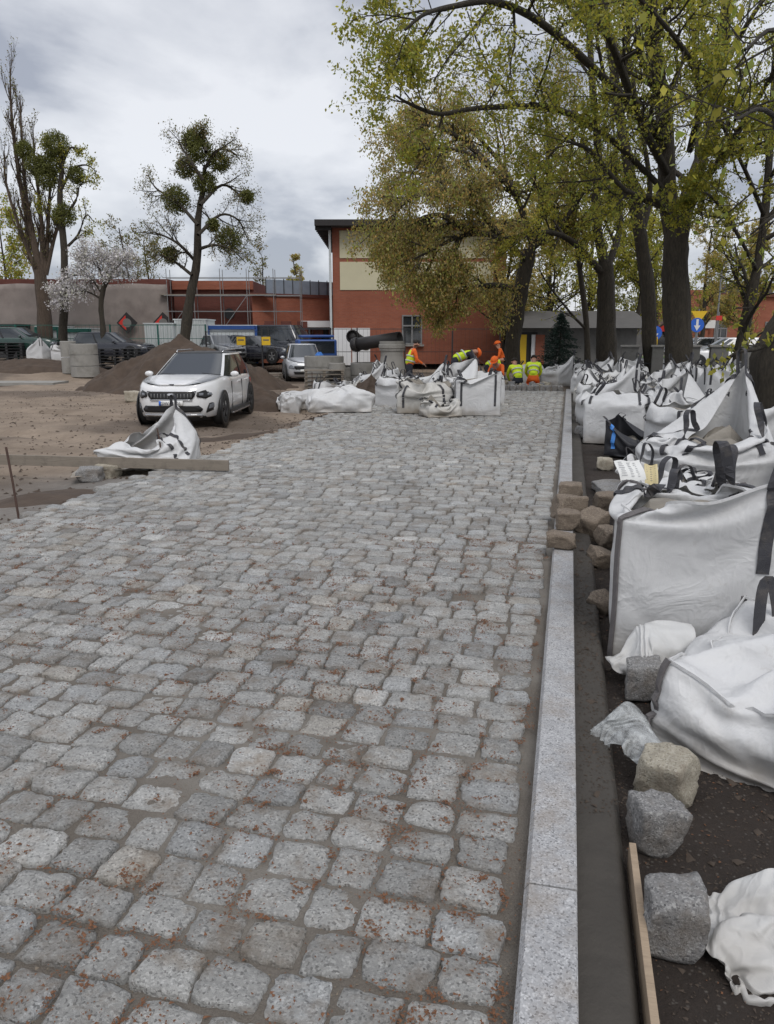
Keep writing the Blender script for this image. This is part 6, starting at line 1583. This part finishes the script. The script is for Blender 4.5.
def person(label, px, py, D, rz, pose, jacket, vest=None, helmet=None, trousers='navy', z=None, s=1.0, hair='hair'):
    P = {k: Vector(v) for k, v in POSES[pose].items()}; p = atd(px, py, D); zz = gz(p.x, p.y) if z is None else z
    root = thing('person', label, 'person', (p.x, p.y, zz), rz, 'road workers'); root.scale = (s, s, s)
    pts = [P[k] for k in ORD]; idx = {k: i for i, k in enumerate(ORD)}; edges = [(idx[a], idx[b]) for a, b in EDG]; rad = [RAD[k] for k in ORD]
    for sd in ('L', 'R'):                                # hands: palm and five fingers
        w, e = P['wr' + sd], P['el' + sd]; d = (w - e).normalized(); side = Vector((1 if sd == 'L' else -1, 0, 0)); side = (side - d * side.dot(d)).normalized(); up = d.cross(side)
        palm = w + d * .07; pi = len(pts); pts.append(palm); rad.append((.036, .022)); edges.append((idx['wr' + sd], pi))
        for k in range(4):
            b = palm + side * (.026 - .0175 * k) + d * .02; a = len(pts); L_ = (.07, .08, .075, .058)[k]
            pts += [b, b + d * L_ * .5 - up * .01, b + d * L_ * .9 - up * .035]; rad += [.0095, .009, .008]; edges += [(pi, a), (a, a + 1), (a + 1, a + 2)]
        a = len(pts); b = w + d * .03 + side * .03; pts += [b, b + side * .025 + d * .03, b + side * .025 + d * .06 - up * .01]; rad += [.012, .011, .009]; edges += [(idx['wr' + sd], a), (a, a + 1), (a + 1, a + 2)]
    body = skin_mesh('body', pts, edges, rad, ['skin', jacket, trousers, 'dark_metal'], root)
    segs = [(P[a], P[b], a, b) for a, b in EDG]
    for poly in body.data.polygons:
        c = poly.center; best = None
        for a, b, na, nb in segs:
            t = max(0, min(1, (c - a).dot(b - a) / max(1e-6, (b - a).length_squared))); dd = (c - (a + (b - a) * t)).length
            if best is None or dd < best[0]: best = (dd, na, nb, t)
        na, nb, t = best[1:]
        if nb in ('hd', 'tp'): mi = 0
        elif nb == 'nk': mi = 1 if t < .6 else 0
        elif nb.startswith('wr'): mi = 1 if t < .85 else 0
        elif nb.startswith('hp') or nb.startswith('kn') or nb.startswith('an') or (nb == 'wa' and t < .3): mi = 2
        elif nb.startswith('to'): mi = 3
        else: mi = 1
        poly.material_index = mi
    hd = P['hd']; up = (P['tp'] - P['hd']).normalized(); fwd = (Vector((0, 1, 0)) - up * up.y); fwd = fwd.normalized() if fwd.length > .3 else Vector((0, 0, -1)); sdv = up.cross(fwd)
    c0 = hd + up * .03
    def ell(nm, c, r_, m, cut=-2, n=16):
        V = []; F_ = []; K = 10
        for k in range(K + 1):
            ph = math.pi * k / K
            for q in range(n):
                w = 2 * math.pi * q / n; l = Vector((math.sin(ph) * math.cos(w) * r_[0], math.sin(ph) * math.sin(w) * r_[1], max(cut, math.cos(ph)) * r_[2])); V.append(c + sdv * l.x + fwd * l.y + up * l.z)
        for k in range(K):
            for q in range(n): F_.append((k * n + q, k * n + (q + 1) % n, (k + 1) * n + (q + 1) % n, (k + 1) * n + q))
        return mobj(nm, npmesh(nm, [tuple(v) for v in V], F_, M[m], True), root)
    if helmet:
        ell('helmet', c0 + up * .05, (.125, .145, .125), helmet, -.05); ell('helmet_brim', c0 + up * .048 + fwd * .03, (.135, .165, .012), helmet)
    else: ell('hair', c0 + up * .035 - fwd * .02, (.100, .112, .10), hair, -.25)
    ell('nose', c0 + fwd * .105 - up * .0, (.014, .022, .022), 'skin', n=8)
    for k in (-1, 1): ell('eye', c0 + fwd * .092 + sdv * .036 * k + up * .022, (.012, .008, .008), 'ink', n=8); ell('ear', c0 + sdv * .10 * k, (.012, .022, .032), 'skin', n=8)
    ell('mouth', c0 + fwd * .095 - up * .045, (.026, .006, .006), 'sign_red', n=8)
    if vest:
        k_ = ['pel', 'wa', 'ch', 'nkv', 'shL', 'shR']; nkv = P['ch'] + (P['nk'] - P['ch']) * .55
        vp = [P['pel'] + (P['wa'] - P['pel']) * .15, P['wa'], P['ch'], nkv, P['ch'] + (P['shL'] - P['ch']) * .82, P['ch'] + (P['shR'] - P['ch']) * .82]
        v = skin_mesh('hi_vis_vest', vp, [(0, 1), (1, 2), (2, 3), (2, 4), (2, 5)], [.158, .152, .180, .085, .098, .098], vest, root)
        for t in (.35, .8):
            a = P['pel'] + (P['wa'] - P['pel']) * .3; b = P['ch']; c = a + (b - a) * t; ax = (b - a).normalized(); r_ = (.172, .180)[t > .5]
            s1 = Vector((1, 0, 0)); s2 = ax.cross(s1); V = []; F_ = []
            for k in range(24):
                w = 2 * math.pi * k / 24
                for h in (-.022, .022): V.append(c + ax * h + s1 * math.cos(w) * r_ * 1.04 + s2 * math.sin(w) * r_ * .97)
            for k in range(24): F_.append((2 * k, 2 * ((k + 1) % 24), 2 * ((k + 1) % 24) + 1, 2 * k + 1))
            o = mobj('reflective_band', npmesh('reflective_band', [tuple(x) for x in V], F_, M['reflect'], True), v); so = o.modifiers.new('t', 'SOLIDIFY'); so.thickness = .006
    return root
AW = YAW                                                     # facing away from the camera
person('worker in a yellow vest over an orange shirt standing by the black pipe', 409, 365, 23.5, AW - R(75), 'stand', 'hivis_orange', 'hivis_yellow', s=.93)
person('worker in an orange helmet and yellow vest stooping behind the tall bag', 459, 365, 26, AW - R(80), 'stoop', 'navy', 'hivis_yellow', 'hivis_orange', s=1.05)
person('worker in a bright orange jacket standing farthest back by the leaning trunk', 503, 362, 28.5, AW + R(80), 'stand', 'hivis_orange', None, 'hivis_orange', s=.86)
person('worker in a yellow vest bending low behind the orange kneeling worker', 490, 368, 26.5, AW - R(85), 'stoop', 'hivis_yellow', 'hivis_yellow', None, s=.80)
person('worker in an orange jacket kneeling leftmost at the row of setts', 499, 382, 25.6, AW + R(150), 'kneel', 'hivis_orange', None, 'hivis_orange', s=1.0)
person('worker in a yellow vest kneeling in the middle with their back to the camera', 517, 384, 25.3, AW + R(8), 'kneel', 'hivis_yellow', 'hivis_yellow', None, s=.95)
person('worker in a yellow vest and orange trousers kneeling rightmost at the setts', 533, 382, 26.0, AW - R(10), 'kneel', 'hivis_yellow', 'hivis_yellow', None, 'hivis_orange', s=1.02)
